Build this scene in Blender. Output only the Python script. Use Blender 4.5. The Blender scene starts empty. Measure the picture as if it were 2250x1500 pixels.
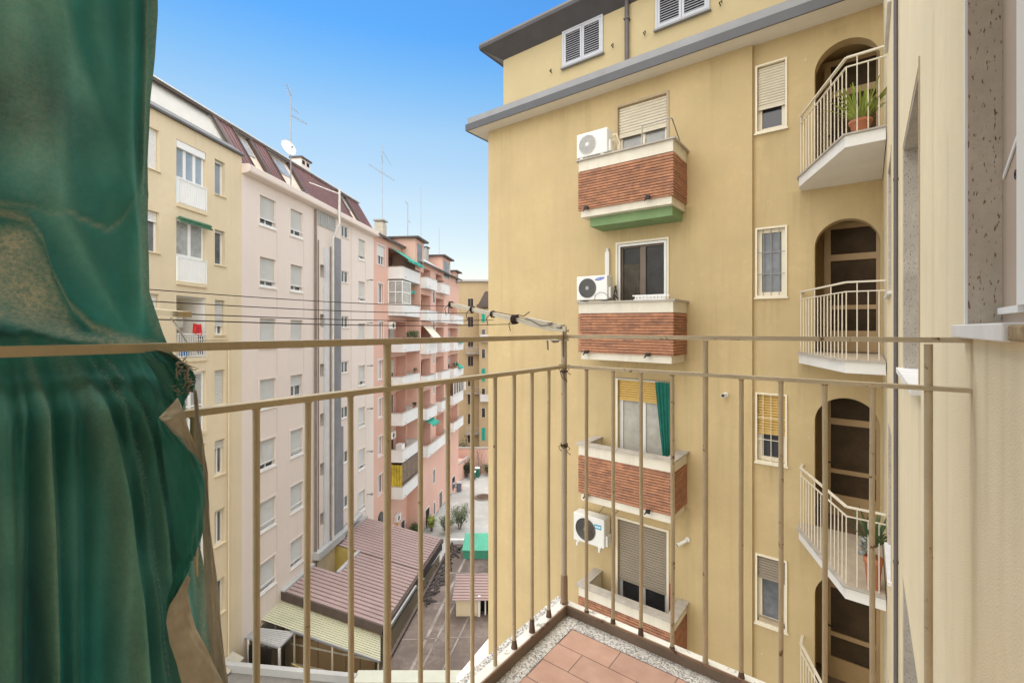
import bpy, bmesh, math, random
from mathutils import Vector, Matrix
random.seed(7)
C = bpy.context.scene.collection
SC = bpy.context.scene
# ------------------------------------------------------------------ camera, sky, sun, exposure
ZC = 19.5                      # camera height above the courtyard
FPX = 1012.0                   # focal length in photo pixels (2250 wide)
HY = 722.0                     # horizon row
cam_d = bpy.data.cameras.new("camera"); cam = bpy.data.objects.new("camera", cam_d); C.objects.link(cam)
cam.location = (0, 0, ZC); cam.rotation_euler = (math.pi/2, 0, 0)
cam_d.sensor_width = 36.0; cam_d.lens = FPX/2250*36
cam_d.shift_y = -(750-HY)/2250
cam_d.clip_start = 0.02; cam_d.clip_end = 2000
SC.camera = cam
world = bpy.data.worlds.new("World"); SC.world = world; world.use_nodes = True
SUN_AZ, SUN_EL = math.radians(-25), math.radians(66)
def build_world():
    nt = world.node_tree; N = nt.nodes; L = nt.links; N.clear()
    out = N.new('ShaderNodeOutputWorld'); bg = N.new('ShaderNodeBackground')
    sky = N.new('ShaderNodeTexSky'); sky.sky_type = 'NISHITA'; sky.sun_disc = False
    sky.sun_elevation = SUN_EL; sky.sun_rotation = SUN_AZ
    sky.air_density = 1.0; sky.dust_density = 0.6; sky.ozone_density = 2.0
    bg.inputs[1].default_value = 0.13
    # an added high bright veil of cloud overhead and behind the house (outside the picture) lights the court softly
    tc = N.new('ShaderNodeTexCoord'); sep = N.new('ShaderNodeSeparateXYZ')
    L.new(tc.outputs['Generated'], sep.inputs[0])
    up = N.new('ShaderNodeMapRange'); up.interpolation_type = 'SMOOTHSTEP'
    up.inputs[1].default_value = 0.60; up.inputs[2].default_value = 0.92
    L.new(sep.outputs['Z'], up.inputs[0])
    bk = N.new('ShaderNodeMapRange'); bk.interpolation_type = 'SMOOTHSTEP'
    bk.inputs[1].default_value = 0.05; bk.inputs[2].default_value = -0.45
    bk.inputs[4].default_value = .8
    L.new(sep.outputs['Y'], bk.inputs[0])
    mx = N.new('ShaderNodeMath'); mx.operation = 'MAXIMUM'
    L.new(up.outputs[0], mx.inputs[0]); L.new(bk.outputs[0], mx.inputs[1])
    noi = N.new('ShaderNodeTexNoise'); noi.inputs['Scale'].default_value = 2.2; noi.inputs['Detail'].default_value = 4
    L.new(tc.outputs['Generated'], noi.inputs['Vector'])
    nr = N.new('ShaderNodeMapRange'); nr.inputs[1].default_value = .3; nr.inputs[2].default_value = .7
    nr.inputs[3].default_value = .75; nr.inputs[4].default_value = 1.1
    L.new(noi.outputs[0], nr.inputs[0])
    ml = N.new('ShaderNodeMath'); ml.operation = 'MULTIPLY'; ml.use_clamp = True
    L.new(mx.outputs[0], ml.inputs[0]); L.new(nr.outputs[0], ml.inputs[1])
    # clear air: Nishita, tinted a little deeper aloft
    rp = N.new('ShaderNodeValToRGB'); L.new(sep.outputs['Z'], rp.inputs[0])
    e = rp.color_ramp.elements
    e[0].position = SKYC[0][0]; e[0].color = (*SKYC[0][1], 1); e[1].position = SKYC[-1][0]; e[1].color = (*SKYC[-1][1], 1)
    for p_, c_ in SKYC[1:-1]: m = e.new(p_); m.color = (*c_, 1)
    mu = N.new('ShaderNodeMix'); mu.data_type = 'RGBA'; mu.blend_type = 'MULTIPLY'; mu.inputs[0].default_value = 1
    L.new(sky.outputs[0], mu.inputs[6]); L.new(rp.outputs[0], mu.inputs[7])
    cl = N.new('ShaderNodeMix'); cl.data_type = 'RGBA'
    L.new(ml.outputs[0], cl.inputs[0]); L.new(mu.outputs[2], cl.inputs[6])
    cl.inputs[7].default_value = FILL_CLOUD
    L.new(cl.outputs[2], bg.inputs[0]); L.new(bg.outputs[0], out.inputs[0])
SKYC = [(0.13, (0.899, 0.719, 0.549)), (0.256, (0.873, 0.776, 0.613)), (0.377, (0.693, 0.763, 0.67)), (0.462, (0.412, 0.658, 0.71)), (0.533, (0.223, 0.544, 0.752)), (0.62, (0.189, 0.473, 0.71))]
FILL_CLOUD = (16, 15.6, 15, 1)
build_world()
sun_d = bpy.data.lights.new("sun", 'SUN'); sun_d.energy = 0.9; sun_d.angle = math.radians(45); sun_d.color = (1, .95, .87)
sun = bpy.data.objects.new("sun", sun_d); C.objects.link(sun)
_to = Vector((math.sin(SUN_AZ)*math.cos(SUN_EL), math.cos(SUN_AZ)*math.cos(SUN_EL), math.sin(SUN_EL)))
sun.rotation_euler = _to.to_track_quat('Z', 'Y').to_euler()
SC.view_settings.view_transform = 'Standard'; SC.view_settings.look = 'None'
SC.view_settings.exposure = 0.88; SC.view_settings.gamma = 1
SC.render.engine = 'CYCLES'
SC.cycles.max_bounces = 8; SC.cycles.diffuse_bounces = 7; SC.cycles.transparent_max_bounces = 12
SC.cycles.use_adaptive_sampling = True
try: SC.cycles.use_denoising = True
except Exception: pass

# ------------------------------------------------------------------ materials
MATS = {}
def mat(name, col, rough=.85, var=.10, scale=2.5, bump=.0, bscale=60, streak=0., dirt=(.12, .09, .05), metal=0., spec=.4, spots=0., spotcol=(.1, .05, .03), spotscale=8, grime=0.):
    """procedural paint / plaster: large soft variation, vertical streaks, spots, fine bump"""
    if name in MATS: return MATS[name]
    m = bpy.data.materials.new(name); m.use_nodes = True; MATS[name] = m
    nt = m.node_tree; N = nt.nodes; L = nt.links
    b = N['Principled BSDF']; b.inputs['Roughness'].default_value = rough; b.inputs['Metallic'].default_value = metal
    b.inputs['Specular IOR Level'].default_value = spec
    tc = N.new('ShaderNodeTexCoord')
    def noise(sc, det=4, vec=None, ro=.6):
        n = N.new('ShaderNodeTexNoise'); n.inputs['Scale'].default_value = sc; n.inputs['Detail'].default_value = det
        n.inputs['Roughness'].default_value = ro
        L.new(vec or tc.outputs['Object'], n.inputs['Vector']); return n.outputs[0]
    def mix(fac, a, bcol, mode='MIX'):
        x = N.new('ShaderNodeMix'); x.data_type = 'RGBA'; x.blend_type = mode
        if isinstance(fac, float): x.inputs[0].default_value = fac
        else: L.new(fac, x.inputs[0])
        for i, s in ((6, a), (7, bcol)):
            if isinstance(s, tuple): x.inputs[i].default_value = (*s[:3], 1)
            else: L.new(s, x.inputs[i])
        return x.outputs[2]
    def rng(s, a, bb, c, d):
        r = N.new('ShaderNodeMapRange'); r.inputs[1].default_value = a; r.inputs[2].default_value = bb
        r.inputs[3].default_value = c; r.inputs[4].default_value = d; L.new(s, r.inputs[0]); return r.outputs[0]
    c = tuple(col)
    lo = tuple(x*(1-var*1.3) for x in c); hi = tuple(min(1, x*(1+var)) for x in c)
    cur = mix(rng(noise(scale), .3, .7, 0, 1), lo, hi)
    cur = mix(rng(noise(scale*11, 3), .35, .65, 0, .5), cur, tuple(x*(1-var*.8) for x in c))
    if streak > 0:
        mp = N.new('ShaderNodeMapping'); mp.inputs['Scale'].default_value = (2.2, 2.2, .12); L.new(tc.outputs['Object'], mp.inputs[0])
        st = rng(noise(1.6, 6, mp.outputs[0], .7), .5, .78, 0, streak)
        cur = mix(st, cur, dirt)
    if grime > 0:
        gr = rng(noise(.8, 8, None, .75), .5, .75, 0, grime)
        cur = mix(gr, cur, dirt)
    if spots > 0:
        sp = rng(noise(spotscale, 5, None, .65), .68-.1*spots, .70-.1*spots+.03, 0, 1)
        cur = mix(sp, cur, spotcol)
    L.new(cur, b.inputs['Base Color'])
    if bump > 0:
        bp = N.new('ShaderNodeBump'); bp.inputs['Strength'].default_value = bump; bp.inputs['Distance'].default_value = .01
        L.new(noise(bscale, 5), bp.inputs['Height']); L.new(bp.outputs[0], b.inputs['Normal'])
    return m
def add_drips(m, spots, col):
    """rain streaks at given places: (x, z_top, half width, length) in the object's own metres, broken up by noise"""
    nt = m.node_tree; N = nt.nodes; L = nt.links; b = N['Principled BSDF']; cur = b.inputs['Base Color'].links[0].from_socket
    tc = N.new('ShaderNodeTexCoord'); sp = N.new('ShaderNodeSeparateXYZ'); L.new(tc.outputs['Object'], sp.inputs[0])
    mp = N.new('ShaderNodeMapping'); mp.inputs['Scale'].default_value = (9, 9, .55); L.new(tc.outputs['Object'], mp.inputs[0])
    no = N.new('ShaderNodeTexNoise'); no.inputs['Scale'].default_value = 1.5; no.inputs['Detail'].default_value = 6; L.new(mp.outputs[0], no.inputs['Vector'])
    def math_(op, a, b_=None):
        x = N.new('ShaderNodeMath'); x.operation = op
        for i, q in enumerate((a, b_)):
            if q is None: continue
            if isinstance(q, (int, float)): x.inputs[i].default_value = q
            else: L.new(q, x.inputs[i])
        return x.outputs[0]
    def rg(v, a, c, d0, d1):
        r = N.new('ShaderNodeMapRange'); r.interpolation_type = 'SMOOTHSTEP'; r.inputs[1].default_value = a; r.inputs[2].default_value = c; r.inputs[3].default_value = d0; r.inputs[4].default_value = d1; L.new(v, r.inputs[0]); return r.outputs[0]
    tot = None
    for (x, zt, w, ln, am) in spots:
        fx = rg(math_('ABSOLUTE', math_('SUBTRACT', sp.outputs[0], x)), 0, w, 1, 0)
        fz = math_('MULTIPLY', rg(sp.outputs[2], zt-ln, zt, 0, am), rg(sp.outputs[2], zt, zt+.04, 1, 0))
        f = math_('MULTIPLY', fx, fz); tot = f if tot is None else math_('MAXIMUM', tot, f)
    f = math_('MULTIPLY', tot, rg(no.outputs[0], .28, .66, .15, 1.0))
    mx = N.new('ShaderNodeMix'); mx.data_type = 'RGBA'; L.new(f, mx.inputs[0]); L.new(cur, mx.inputs[6]); mx.inputs[7].default_value = (*col, 1)
    L.new(mx.outputs[2], b.inputs['Base Color'])
def glass_mat(name, col, rough=.06, spec=.6, var=.35, scale=1.2):
    return mat(name, col, rough=rough, var=var, scale=scale, spec=spec)
def brick_mat(name):
    m = bpy.data.materials.new(name); m.use_nodes = True; MATS[name] = m
    nt = m.node_tree; N = nt.nodes; L = nt.links; b = N['Principled BSDF']; b.inputs['Roughness'].default_value = .9
    tc = N.new('ShaderNodeTexCoord'); sp = N.new('ShaderNodeSeparateXYZ'); L.new(tc.outputs['Object'], sp.inputs[0])
    ad = N.new('ShaderNodeMath'); ad.operation = 'ADD'; L.new(sp.outputs[0], ad.inputs[0]); L.new(sp.outputs[1], ad.inputs[1])
    cb = N.new('ShaderNodeCombineXYZ'); L.new(ad.outputs[0], cb.inputs[0]); L.new(sp.outputs[2], cb.inputs[1])
    br = N.new('ShaderNodeTexBrick'); L.new(cb.outputs[0], br.inputs['Vector'])
    br.inputs['Color1'].default_value = (.43, .205, .115, 1); br.inputs['Color2'].default_value = (.24, .125, .085, 1)
    br.inputs['Mortar'].default_value = (.24, .105, .07, 1); br.inputs['Scale'].default_value = 1
    br.inputs['Mortar Size'].default_value = .0010; br.inputs['Mortar Smooth'].default_value = .3
    br.inputs['Brick Width'].default_value = .24; br.inputs['Row Height'].default_value = .0565; br.inputs['Bias'].default_value = -.35
    no = N.new('ShaderNodeTexNoise'); no.inputs['Scale'].default_value = 9; no.inputs['Detail'].default_value = 6; L.new(tc.outputs['Object'], no.inputs['Vector'])
    mx = N.new('ShaderNodeMix'); mx.data_type = 'RGBA'; mx.blend_type = 'OVERLAY'; mx.inputs[0].default_value = .45
    L.new(br.outputs[0], mx.inputs[6]); L.new(no.outputs[0], mx.inputs[7]); L.new(mx.outputs[2], b.inputs['Base Color'])
    bp = N.new('ShaderNodeBump'); bp.inputs['Strength'].default_value = .6; bp.inputs['Distance'].default_value = .01; bp.invert = True
    L.new(br.outputs['Fac'], bp.inputs['Height']); L.new(bp.outputs[0], b.inputs['Normal'])
    return m
def granite_mat(name, base=(.50, .47, .42), dark=(.20, .185, .165), sc=210, light=(.64, .62, .56)):
    m = bpy.data.materials.new(name); m.use_nodes = True; MATS[name] = m
    nt = m.node_tree; N = nt.nodes; L = nt.links; b = N['Principled BSDF']; b.inputs['Roughness'].default_value = .7
    tc = N.new('ShaderNodeTexCoord')
    v = N.new('ShaderNodeTexVoronoi'); v.inputs['Scale'].default_value = sc; L.new(tc.outputs['Object'], v.inputs['Vector'])
    sx = N.new('ShaderNodeSeparateXYZ'); L.new(v.outputs['Color'], sx.inputs[0])
    r = N.new('ShaderNodeValToRGB'); L.new(sx.outputs[0], r.inputs[0]); r.color_ramp.interpolation = 'CONSTANT'
    e = r.color_ramp.elements; e[0].position = 0; e[0].color = (*dark, 1); e[1].position = .78; e[1].color = (*light, 1)
    q = e.new(.16); q.color = (*[x*.62 for x in base], 1); q = e.new(.36); q.color = (*base, 1)
    n = N.new('ShaderNodeTexNoise'); n.inputs['Scale'].default_value = 6; n.inputs['Detail'].default_value = 5; L.new(tc.outputs['Object'], n.inputs['Vector'])
    mx = N.new('ShaderNodeMix'); mx.data_type = 'RGBA'; mx.blend_type = 'OVERLAY'; mx.inputs[0].default_value = .35
    L.new(r.outputs[0], mx.inputs[6]); L.new(n.outputs[0], mx.inputs[7]); L.new(mx.outputs[2], b.inputs['Base Color'])
    return m
def travertine_mat(name):
    m = mat(name, (.50, .44, .36), var=.16, scale=4, bump=.4, bscale=120, streak=.25)
    nt = m.node_tree; N = nt.nodes; L = nt.links; b = N['Principled BSDF']
    src = b.inputs['Base Color'].links[0].from_socket
    tc = N.new('ShaderNodeTexCoord'); mp = N.new('ShaderNodeMapping'); mp.inputs['Scale'].default_value = (1.8, 1.8, .55); L.new(tc.outputs['Object'], mp.inputs[0])
    n = N.new('ShaderNodeTexNoise'); n.inputs['Scale'].default_value = 85; n.inputs['Detail'].default_value = 5; L.new(mp.outputs[0], n.inputs['Vector'])
    r = N.new('ShaderNodeMapRange'); r.inputs[1].default_value = .605; r.inputs[2].default_value = .66; L.new(n.outputs[0], r.inputs[0])
    mx = N.new('ShaderNodeMix'); mx.data_type = 'RGBA'; L.new(r.outputs[0], mx.inputs[0]); L.new(src, mx.inputs[6]); mx.inputs[7].default_value = (.16, .10, .06, 1)
    L.new(mx.outputs[2], b.inputs['Base Color']); return m
def rust_mat(name, col, amt=.35, rcol=(.13, .06, .03)):
    m = mat(name, col, rough=.55, var=.12, scale=6, bump=.25, bscale=90, spec=.4)
    nt = m.node_tree; N = nt.nodes; L = nt.links; b = N['Principled BSDF']
    src = b.inputs['Base Color'].links[0].from_socket
    tc = N.new('ShaderNodeTexCoord')
    n = N.new('ShaderNodeTexNoise'); n.inputs['Scale'].default_value = 19; n.inputs['Detail'].default_value = 8; n.inputs['Roughness'].default_value = .75; L.new(tc.outputs['Object'], n.inputs['Vector'])
    r = N.new('ShaderNodeMapRange'); r.inputs[1].default_value = .74-amt*.25; r.inputs[2].default_value = .77-amt*.25; L.new(n.outputs[0], r.inputs[0])
    mx = N.new('ShaderNodeMix'); mx.data_type = 'RGBA'; L.new(r.outputs[0], mx.inputs[0]); L.new(src, mx.inputs[6]); mx.inputs[7].default_value = (*rcol, 1)
    L.new(mx.outputs[2], b.inputs['Base Color']); return m

# ------------------------------------------------------------------ mesh building
class MB:
    def __init__(s): s.v = []; s.f = []; s.sm = []
    def add(s, vs, fs, smooth=False):
        o = len(s.v); s.v += [tuple(p) for p in vs]
        for f in fs: s.f.append(tuple(i+o for i in f)); s.sm.append(smooth)
        return s
    def quad(s, a, b, c, d): return s.add([a, b, c, d], [(0, 1, 2, 3)])
    def box(s, x0, x1, y0, y1, z0, z1):
        if x0 > x1: x0, x1 = x1, x0
        if y0 > y1: y0, y1 = y1, y0
        if z0 > z1: z0, z1 = z1, z0
        return s.add([(x0,y0,z0),(x1,y0,z0),(x1,y1,z0),(x0,y1,z0),(x0,y0,z1),(x1,y0,z1),(x1,y1,z1),(x0,y1,z1)],
              [(0,3,2,1),(4,5,6,7),(0,1,5,4),(1,2,6,5),(2,3,7,6),(3,0,4,7)])
    def bbox(s, x0, x1, y0, y1, z0, z1, r):
        """box with chamfered edges"""
        bm = bmesh.new(); bmesh.ops.create_cube(bm, size=1)
        for v in bm.verts: v.co = Vector((x0+(v.co.x+.5)*(x1-x0), y0+(v.co.y+.5)*(y1-y0), z0+(v.co.z+.5)*(z1-z0)))
        bmesh.ops.bevel(bm, geom=bm.edges[:], offset=r, segments=2, profile=.5, affect='EDGES')
        bm.verts.index_update(); s.add([v.co[:] for v in bm.verts], [[v.index for v in f.verts] for f in bm.faces]); bm.free(); return s
    def tube(s, pts, r, n=8, caps=True, flat=None):
        """round tube along points; r number or list; flat=(a,b) squashes section"""
        pts = [Vector(p) for p in pts]; m = len(pts)
        rs = r if isinstance(r, (list, tuple)) else [r]*m
        vs = []; fs = []; up = None
        for i, p in enumerate(pts):
            t = (pts[min(i+1, m-1)]-pts[max(i-1, 0)]).normalized()
            if up is None: up = Vector((0, 0, 1)) if abs(t.z) < .9 else Vector((1, 0, 0))
            a = t.cross(up).normalized(); b = a.cross(t).normalized(); up = b
            for j in range(n):
                q = 2*math.pi*j/n; vs.append(p+(a*math.cos(q)+b*math.sin(q))*rs[i])
        for i in range(m-1):
            for j in range(n):
                k = (j+1) % n; fs.append((i*n+j, i*n+k, (i+1)*n+k, (i+1)*n+j))
        s.add(vs, fs, True)
        if caps: s.add(vs[:n], [tuple(range(n-1, -1, -1))]); s.add(vs[-n:], [tuple(range(n))])
        return s
    def bar(s, p0, p1, w, h):
        """rectangular bar from p0 to p1, w sideways (horizontal), h upright"""
        p0 = Vector(p0); p1 = Vector(p1); t = (p1-p0).normalized()
        up = Vector((0, 0, 1)) if abs(t.z) < .98 else Vector((0, 1, 0))
        a = t.cross(up).normalized()*w/2; b = a.cross(t).normalized()*h/2
        vs = [p0-a-b, p0+a-b, p0+a+b, p0-a+b, p1-a-b, p1+a-b, p1+a+b, p1-a+b]
        return s.add(vs, [(0,1,2,3),(7,6,5,4),(0,4,5,1),(1,5,6,2),(2,6,7,3),(3,7,4,0)])
    def prism(s, poly, z0, z1):
        n = len(poly)
        vs = [(x, y, z0) for x, y in poly]+[(x, y, z1) for x, y in poly]
        return s.add(vs, [tuple(range(n-1, -1, -1)), tuple(range(n, 2*n))]+[(i, (i+1) % n, n+(i+1) % n, n+i) for i in range(n)])
    def profx(s, prof, x0, x1, caps=True):
        """closed (y,z) profile swept along x"""
        n = len(prof)
        vs = [(x0, y, z) for y, z in prof]+[(x1, y, z) for y, z in prof]
        fs = [(i, (i+1) % n, n+(i+1) % n, n+i) for i in range(n)]
        if caps: fs += [tuple(range(n-1, -1, -1)), tuple(range(n, 2*n))]
        return s.add(vs, fs)
    def disc(s, c, r, axis='y', n=20, ry=None):
        ry = ry or r; vs = []
        for j in range(n):
            q = 2*math.pi*j/n; a, b = r*math.cos(q), ry*math.sin(q)
            vs.append((c[0]+a, c[1], c[2]+b) if axis == 'y' else ((c[0]+a, c[1]+b, c[2]) if axis == 'z' else (c[0], c[1]+a, c[2]+b)))
        return s.add(vs, [tuple(range(n))])
    def lathe(s, prof, c=(0, 0, 0), n=18):
        vs = []; fs = []
        for r, z in prof:
            for j in range(n):
                q = 2*math.pi*j/n; vs.append((c[0]+r*math.cos(q), c[1]+r*math.sin(q), c[2]+z))
        for i in range(len(prof)-1):
            for j in range(n):
                k = (j+1) % n; fs.append((i*n+j, i*n+k, (i+1)*n+k, (i+1)*n+j))
        s.add(vs, fs, True)
        return s
    def wall(s, x0, x1, z0, z1, y, ops=(), depth=.2):
        """front sheet at y with rectangular openings (a,b,c,d) and their reveals, depth into the building"""
        xs = sorted({x0, x1, *[o[0] for o in ops], *[o[1] for o in ops]}); zs = sorted({z0, z1, *[o[2] for o in ops], *[o[3] for o in ops]})
        xs = [x for x in xs if x0-1e-6 <= x <= x1+1e-6]; zs = [z for z in zs if z0-1e-6 <= z <= z1+1e-6]
        for i in range(len(xs)-1):
            for j in range(len(zs)-1):
                cx, cz = (xs[i]+xs[i+1])/2, (zs[j]+zs[j+1])/2
                if any(o[0] < cx < o[1] and o[2] < cz < o[3] for o in ops): continue
                s.quad((xs[i], y, zs[j]), (xs[i+1], y, zs[j]), (xs[i+1], y, zs[j+1]), (xs[i], y, zs[j+1]))
        for o in ops:
            a, b, c, d = o[:4]; e = y+(o[4] if len(o) > 4 else depth)
            s.quad((a, y, c), (a, y, d), (a, e, d), (a, e, c)); s.quad((b, y, d), (b, y, c), (b, e, c), (b, e, d))
            s.quad((a, y, d), (b, y, d), (b, e, d), (a, e, d)); s.quad((b, y, c), (a, y, c), (a, e, c), (b, e, c))
        return s
    def slats(s, x0, x1, z0, z1, y, pitch=.055, t=.012):
        """closed roller shutter: rows of rounded slats"""
        n = max(1, int(round((z1-z0)/pitch))); h = (z1-z0)/n
        for i in range(n):
            z = z0+i*h
            vs = []
            for x in (x0, x1):
                vs += [(x, y+t*2.2, z), (x, y+t*.6, z+h*.10), (x, y, z+h*.30), (x, y, z+h*.62), (x, y+t*.5, z+h*.86), (x, y+t*2.2, z+h)]
            s.add(vs, [(k, k+6, k+7, k+1) for k in range(5)])
        return s
    def map(s, fn): s.v = [fn(*p) for p in s.v]; return s

class Frame:
    """facade axes: x along the wall (to the right seen from outside), y into the building, z relative to the camera; slope = slight fall along x"""
    def __init__(s, o, ex, slope=0.):
        s.o = Vector((o[0], o[1])); s.ex = Vector(ex).normalized(); s.ey = Vector((-s.ex.y, s.ex.x)); s.sl = slope
        s.rot = math.atan2(s.ex.y, s.ex.x)
    def world(s, x, y, z):
        p = s.o+s.ex*x+s.ey*y; return Vector((p.x, p.y, ZC+z+s.sl*x))
    def at(s, px, py, y=0.):
        d = Vector(((px-1125)/FPX, 1)); t = (y+s.o.dot(s.ey))/d.dot(s.ey); P = d*t-s.o; x = P.dot(s.ex)
        return x, (HY-py)/FPX*t-s.sl*x
    def x(s, px, y=0.): return s.at(px, HY, y)[0]
    def z(s, px, py, y=0.): return s.at(px, py, y)[1]
def ground_pt(px, py, z):
    """point of the scene seen at a photo pixel on the level z (relative to the camera)"""
    t = z*FPX/(HY-py); return ((px-1125)/FPX*t, t)
W0 = Frame((0, 0), (1, 0))
BASE = {}
def thing(name, label, cat, fr, base, group=None):
    o = bpy.data.objects.new(name, None); C.objects.link(o); o.empty_display_size = .2
    o.location = fr.world(*base); o.rotation_euler = (0, 0, fr.rot); o['label'] = label; o['category'] = cat
    if group: o['group'] = group
    BASE[o] = (fr, base); return o
def mesh_of(name, mb, m, fr, base):
    me = bpy.data.meshes.new(name)
    bx, by, bz = base
    me.from_pydata([(x-bx, y-by, z-bz+fr.sl*(x-bx)) for x, y, z in mb.v], [], mb.f)
    me.polygons.foreach_set('use_smooth', mb.sm); me.materials.append(m); me.update()
    return me
def part(name, mb, m, parent, label=None, stuff=False):
    fr, base = BASE[parent]
    o = bpy.data.objects.new(name, mesh_of(name, mb, m, fr, base)); C.objects.link(o); o.parent = parent
    BASE[o] = (fr, base)
    if label: o['label'] = label
    if stuff: o['kind'] = 'stuff'
    return o
def single(name, label, cat, mb, m, fr, base, group=None):
    o = bpy.data.objects.new(name, mesh_of(name, mb, m, fr, base)); C.objects.link(o)
    o.location = fr.world(*base); o.rotation_euler = (0, 0, fr.rot); o['label'] = label; o['category'] = cat
    if group: o['group'] = group
    BASE[o] = (fr, base); return o
def structure(name, mb, m, kind='structure'):
    o = bpy.data.objects.new(name, mesh_of(name, mb, m, W0, (0, 0, 0))); C.objects.link(o); o['kind'] = kind
    return o
def copy_tree(o, parent=None):
    c = o.copy(); C.objects.link(c); BASE[c] = BASE[o]
    if parent is not None: c.parent = parent
    for ch in list(o.children): copy_tree(ch, c)
    return c
# ------------------------------------------------------------------ palette
YEL = mat('yellow_plaster', (.54, .412, .215), spots=.22, spotcol=(.64, .52, .32), spotscale=11, var=.09, scale=.7, bump=.15, bscale=70, streak=.35, dirt=(.29, .22, .11), grime=.12)
YEL2 = mat('attic_plaster', (.50, .405, .225), var=.06, scale=.5, bump=.1, bscale=70, streak=.12, dirt=(.4, .3, .15))
CRE = mat('cream_plaster', (.75, .645, .44), var=.06, scale=.9, bump=.45, bscale=190, streak=.28, dirt=(.47, .38, .24), grime=.22)
LCRE = mat('sand_plaster', (.66, .555, .38), var=.06, scale=.35, bump=.1, bscale=40, streak=.22, dirt=(.4, .3, .18))
PNK = mat('pale_pink_plaster', (.69, .60, .535), var=.035, scale=.25, bump=.05, bscale=40, streak=.12, dirt=(.5, .38, .3))
SAL = mat('salmon_plaster', (.64, .40, .32), var=.06, scale=.3, streak=.16, dirt=(.4, .2, .15))
OCH = mat('ochre_plaster', (.40, .30, .17), var=.1, scale=.25, streak=.2, dirt=(.26, .18, .09))
WHT = mat('white_paint', (.78, .76, .71), var=.05, scale=2, rough=.6, streak=.1, dirt=(.5, .45, .36))
WHB = mat('white_balcony_paint', (.68, .67, .65), var=.06, scale=.8, streak=.2, dirt=(.4, .36, .3))
GRB = mat('grey_balcony_paint', (.52, .50, .48), var=.08, scale=.8, streak=.2, dirt=(.32, .28, .24))
CRW = mat('cream_paint', (.78, .71, .55), var=.05, scale=2, rough=.6, streak=.12, dirt=(.5, .42, .28))
RAILW = mat('ivory_rail_paint', (.76, .69, .55), var=.06, scale=5, rough=.5)
BRK = brick_mat('brick_facing')
GRN = granite_mat('granite')
COP = mat('stone_coping', (.46, .42, .36), var=.2, scale=5, streak=.2, dirt=(.2, .17, .13))
GUT = mat('grey_gutter_metal', (.085, .084, .086), var=.12, scale=1.5, rough=.5, spec=.5)
GUL = mat('zinc_flashing', (.27, .27, .27), var=.12, scale=1.5, rough=.5, spec=.5)
DKG = mat('dark_gutter_paint', (.085, .08, .083), var=.15, scale=2, rough=.5)
SOF = mat('white_soffit', (.74, .70, .62), var=.04, scale=.6, streak=.1, dirt=(.5, .44, .33))
GREEN = mat('green_painted_slab', (.22, .34, .16), var=.12, scale=2, streak=.25, dirt=(.2, .2, .1))
SHC = mat('cream_shutter', (.66, .60, .47), var=.08, scale=2, rough=.6)
SHY = mat('yellow_shutter', (.60, .40, .12), var=.1, scale=2, rough=.6)
SHG = mat('grey_shutter', (.60, .60, .57), var=.05, scale=1, rough=.6)
SHT = mat('taupe_shutter', (.31, .26, .195), var=.08, scale=2, rough=.6)
SHB = mat('grey_blue_shutter_paint', (.50, .51, .54), var=.05, scale=2, rough=.5)
WOOD = mat('brown_window_wood', (.20, .155, .115), var=.15, scale=3, rough=.6)
JMB = mat('beige_jamb', (.46, .37, .25), var=.12, scale=3, streak=.2)
DRF = mat('ochre_door_paint', (.30, .195, .085), var=.1, scale=2, rough=.5)
GLD = glass_mat('dark_glass', (.035, .036, .04))
GLM = glass_mat('grey_glass', (.13, .14, .15), var=.5, scale=.9)
GLC = glass_mat('curtained_glass', (.36, .36, .34), var=.25, scale=2.5)
GLS = glass_mat('sky_glass', (.30, .36, .42), var=.2, scale=.6, rough=.03)
GLW = glass_mat('net_curtain_glass', (.48, .46, .40), var=.18, scale=5)
DARK = mat('dark_interior', (.022, .016, .012), var=.3)
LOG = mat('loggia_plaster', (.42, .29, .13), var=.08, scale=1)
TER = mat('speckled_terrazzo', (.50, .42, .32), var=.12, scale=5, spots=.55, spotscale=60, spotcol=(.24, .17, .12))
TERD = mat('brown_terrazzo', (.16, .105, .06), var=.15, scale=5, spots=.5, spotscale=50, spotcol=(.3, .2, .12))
BLK = mat('black_iron', (.022, .02, .02), var=.3, rough=.6)
STL = mat('dull_steel', (.30, .29, .27), var=.15, rough=.45, metal=.6)
PIPE = mat('mauve_downpipe_paint', (.13, .112, .112), var=.12, rough=.5)
BRP = mat('brown_pipe', (.22, .17, .14), var=.2, rough=.6)
TRAV = travertine_mat('travertine')
MARB = mat('white_marble', (.72, .71, .69), var=.1, scale=4, rough=.5, streak=.3, dirt=(.4, .39, .37))
RUSTY = rust_mat('weathered_beige_rail_paint', (.50, .41, .265), .58)
RUSTP = rust_mat('beige_bar_paint', (.49, .40, .25), .40)
ACW = mat('white_appliance_paint', (.74, .73, .69), var=.05, scale=3, rough=.45)
ACG = mat('grey_fan_grille', (.13, .125, .12), var=.2, rough=.6)
ALU = mat('white_aluminium', (.76, .76, .74), var=.03, rough=.4)
MAR = mat('maroon_metal_roof', (.165, .085, .08), var=.15, scale=.5, rough=.55, streak=.15, dirt=(.1, .06, .05))
LRF = mat('dusty_mauve_metal_roof', (.34, .245, .23), var=.12, scale=.4, rough=.6, grime=.3, dirt=(.33, .25, .235))
DBR = mat('dark_brown_trim', (.085, .06, .05), var=.15, rough=.6)
GROOF = mat('grey_roof_sheet', (.40, .40, .385), var=.12, scale=.6, rough=.7, grime=.2, dirt=(.25, .24, .22))
CON = mat('concrete', (.36, .34, .31), var=.15, scale=.8, grime=.35, dirt=(.18, .16, .14), bump=.1, bscale=30)
TEAL = mat('teal_awning_cloth', (.02, .30, .22), var=.12, scale=2)
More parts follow.
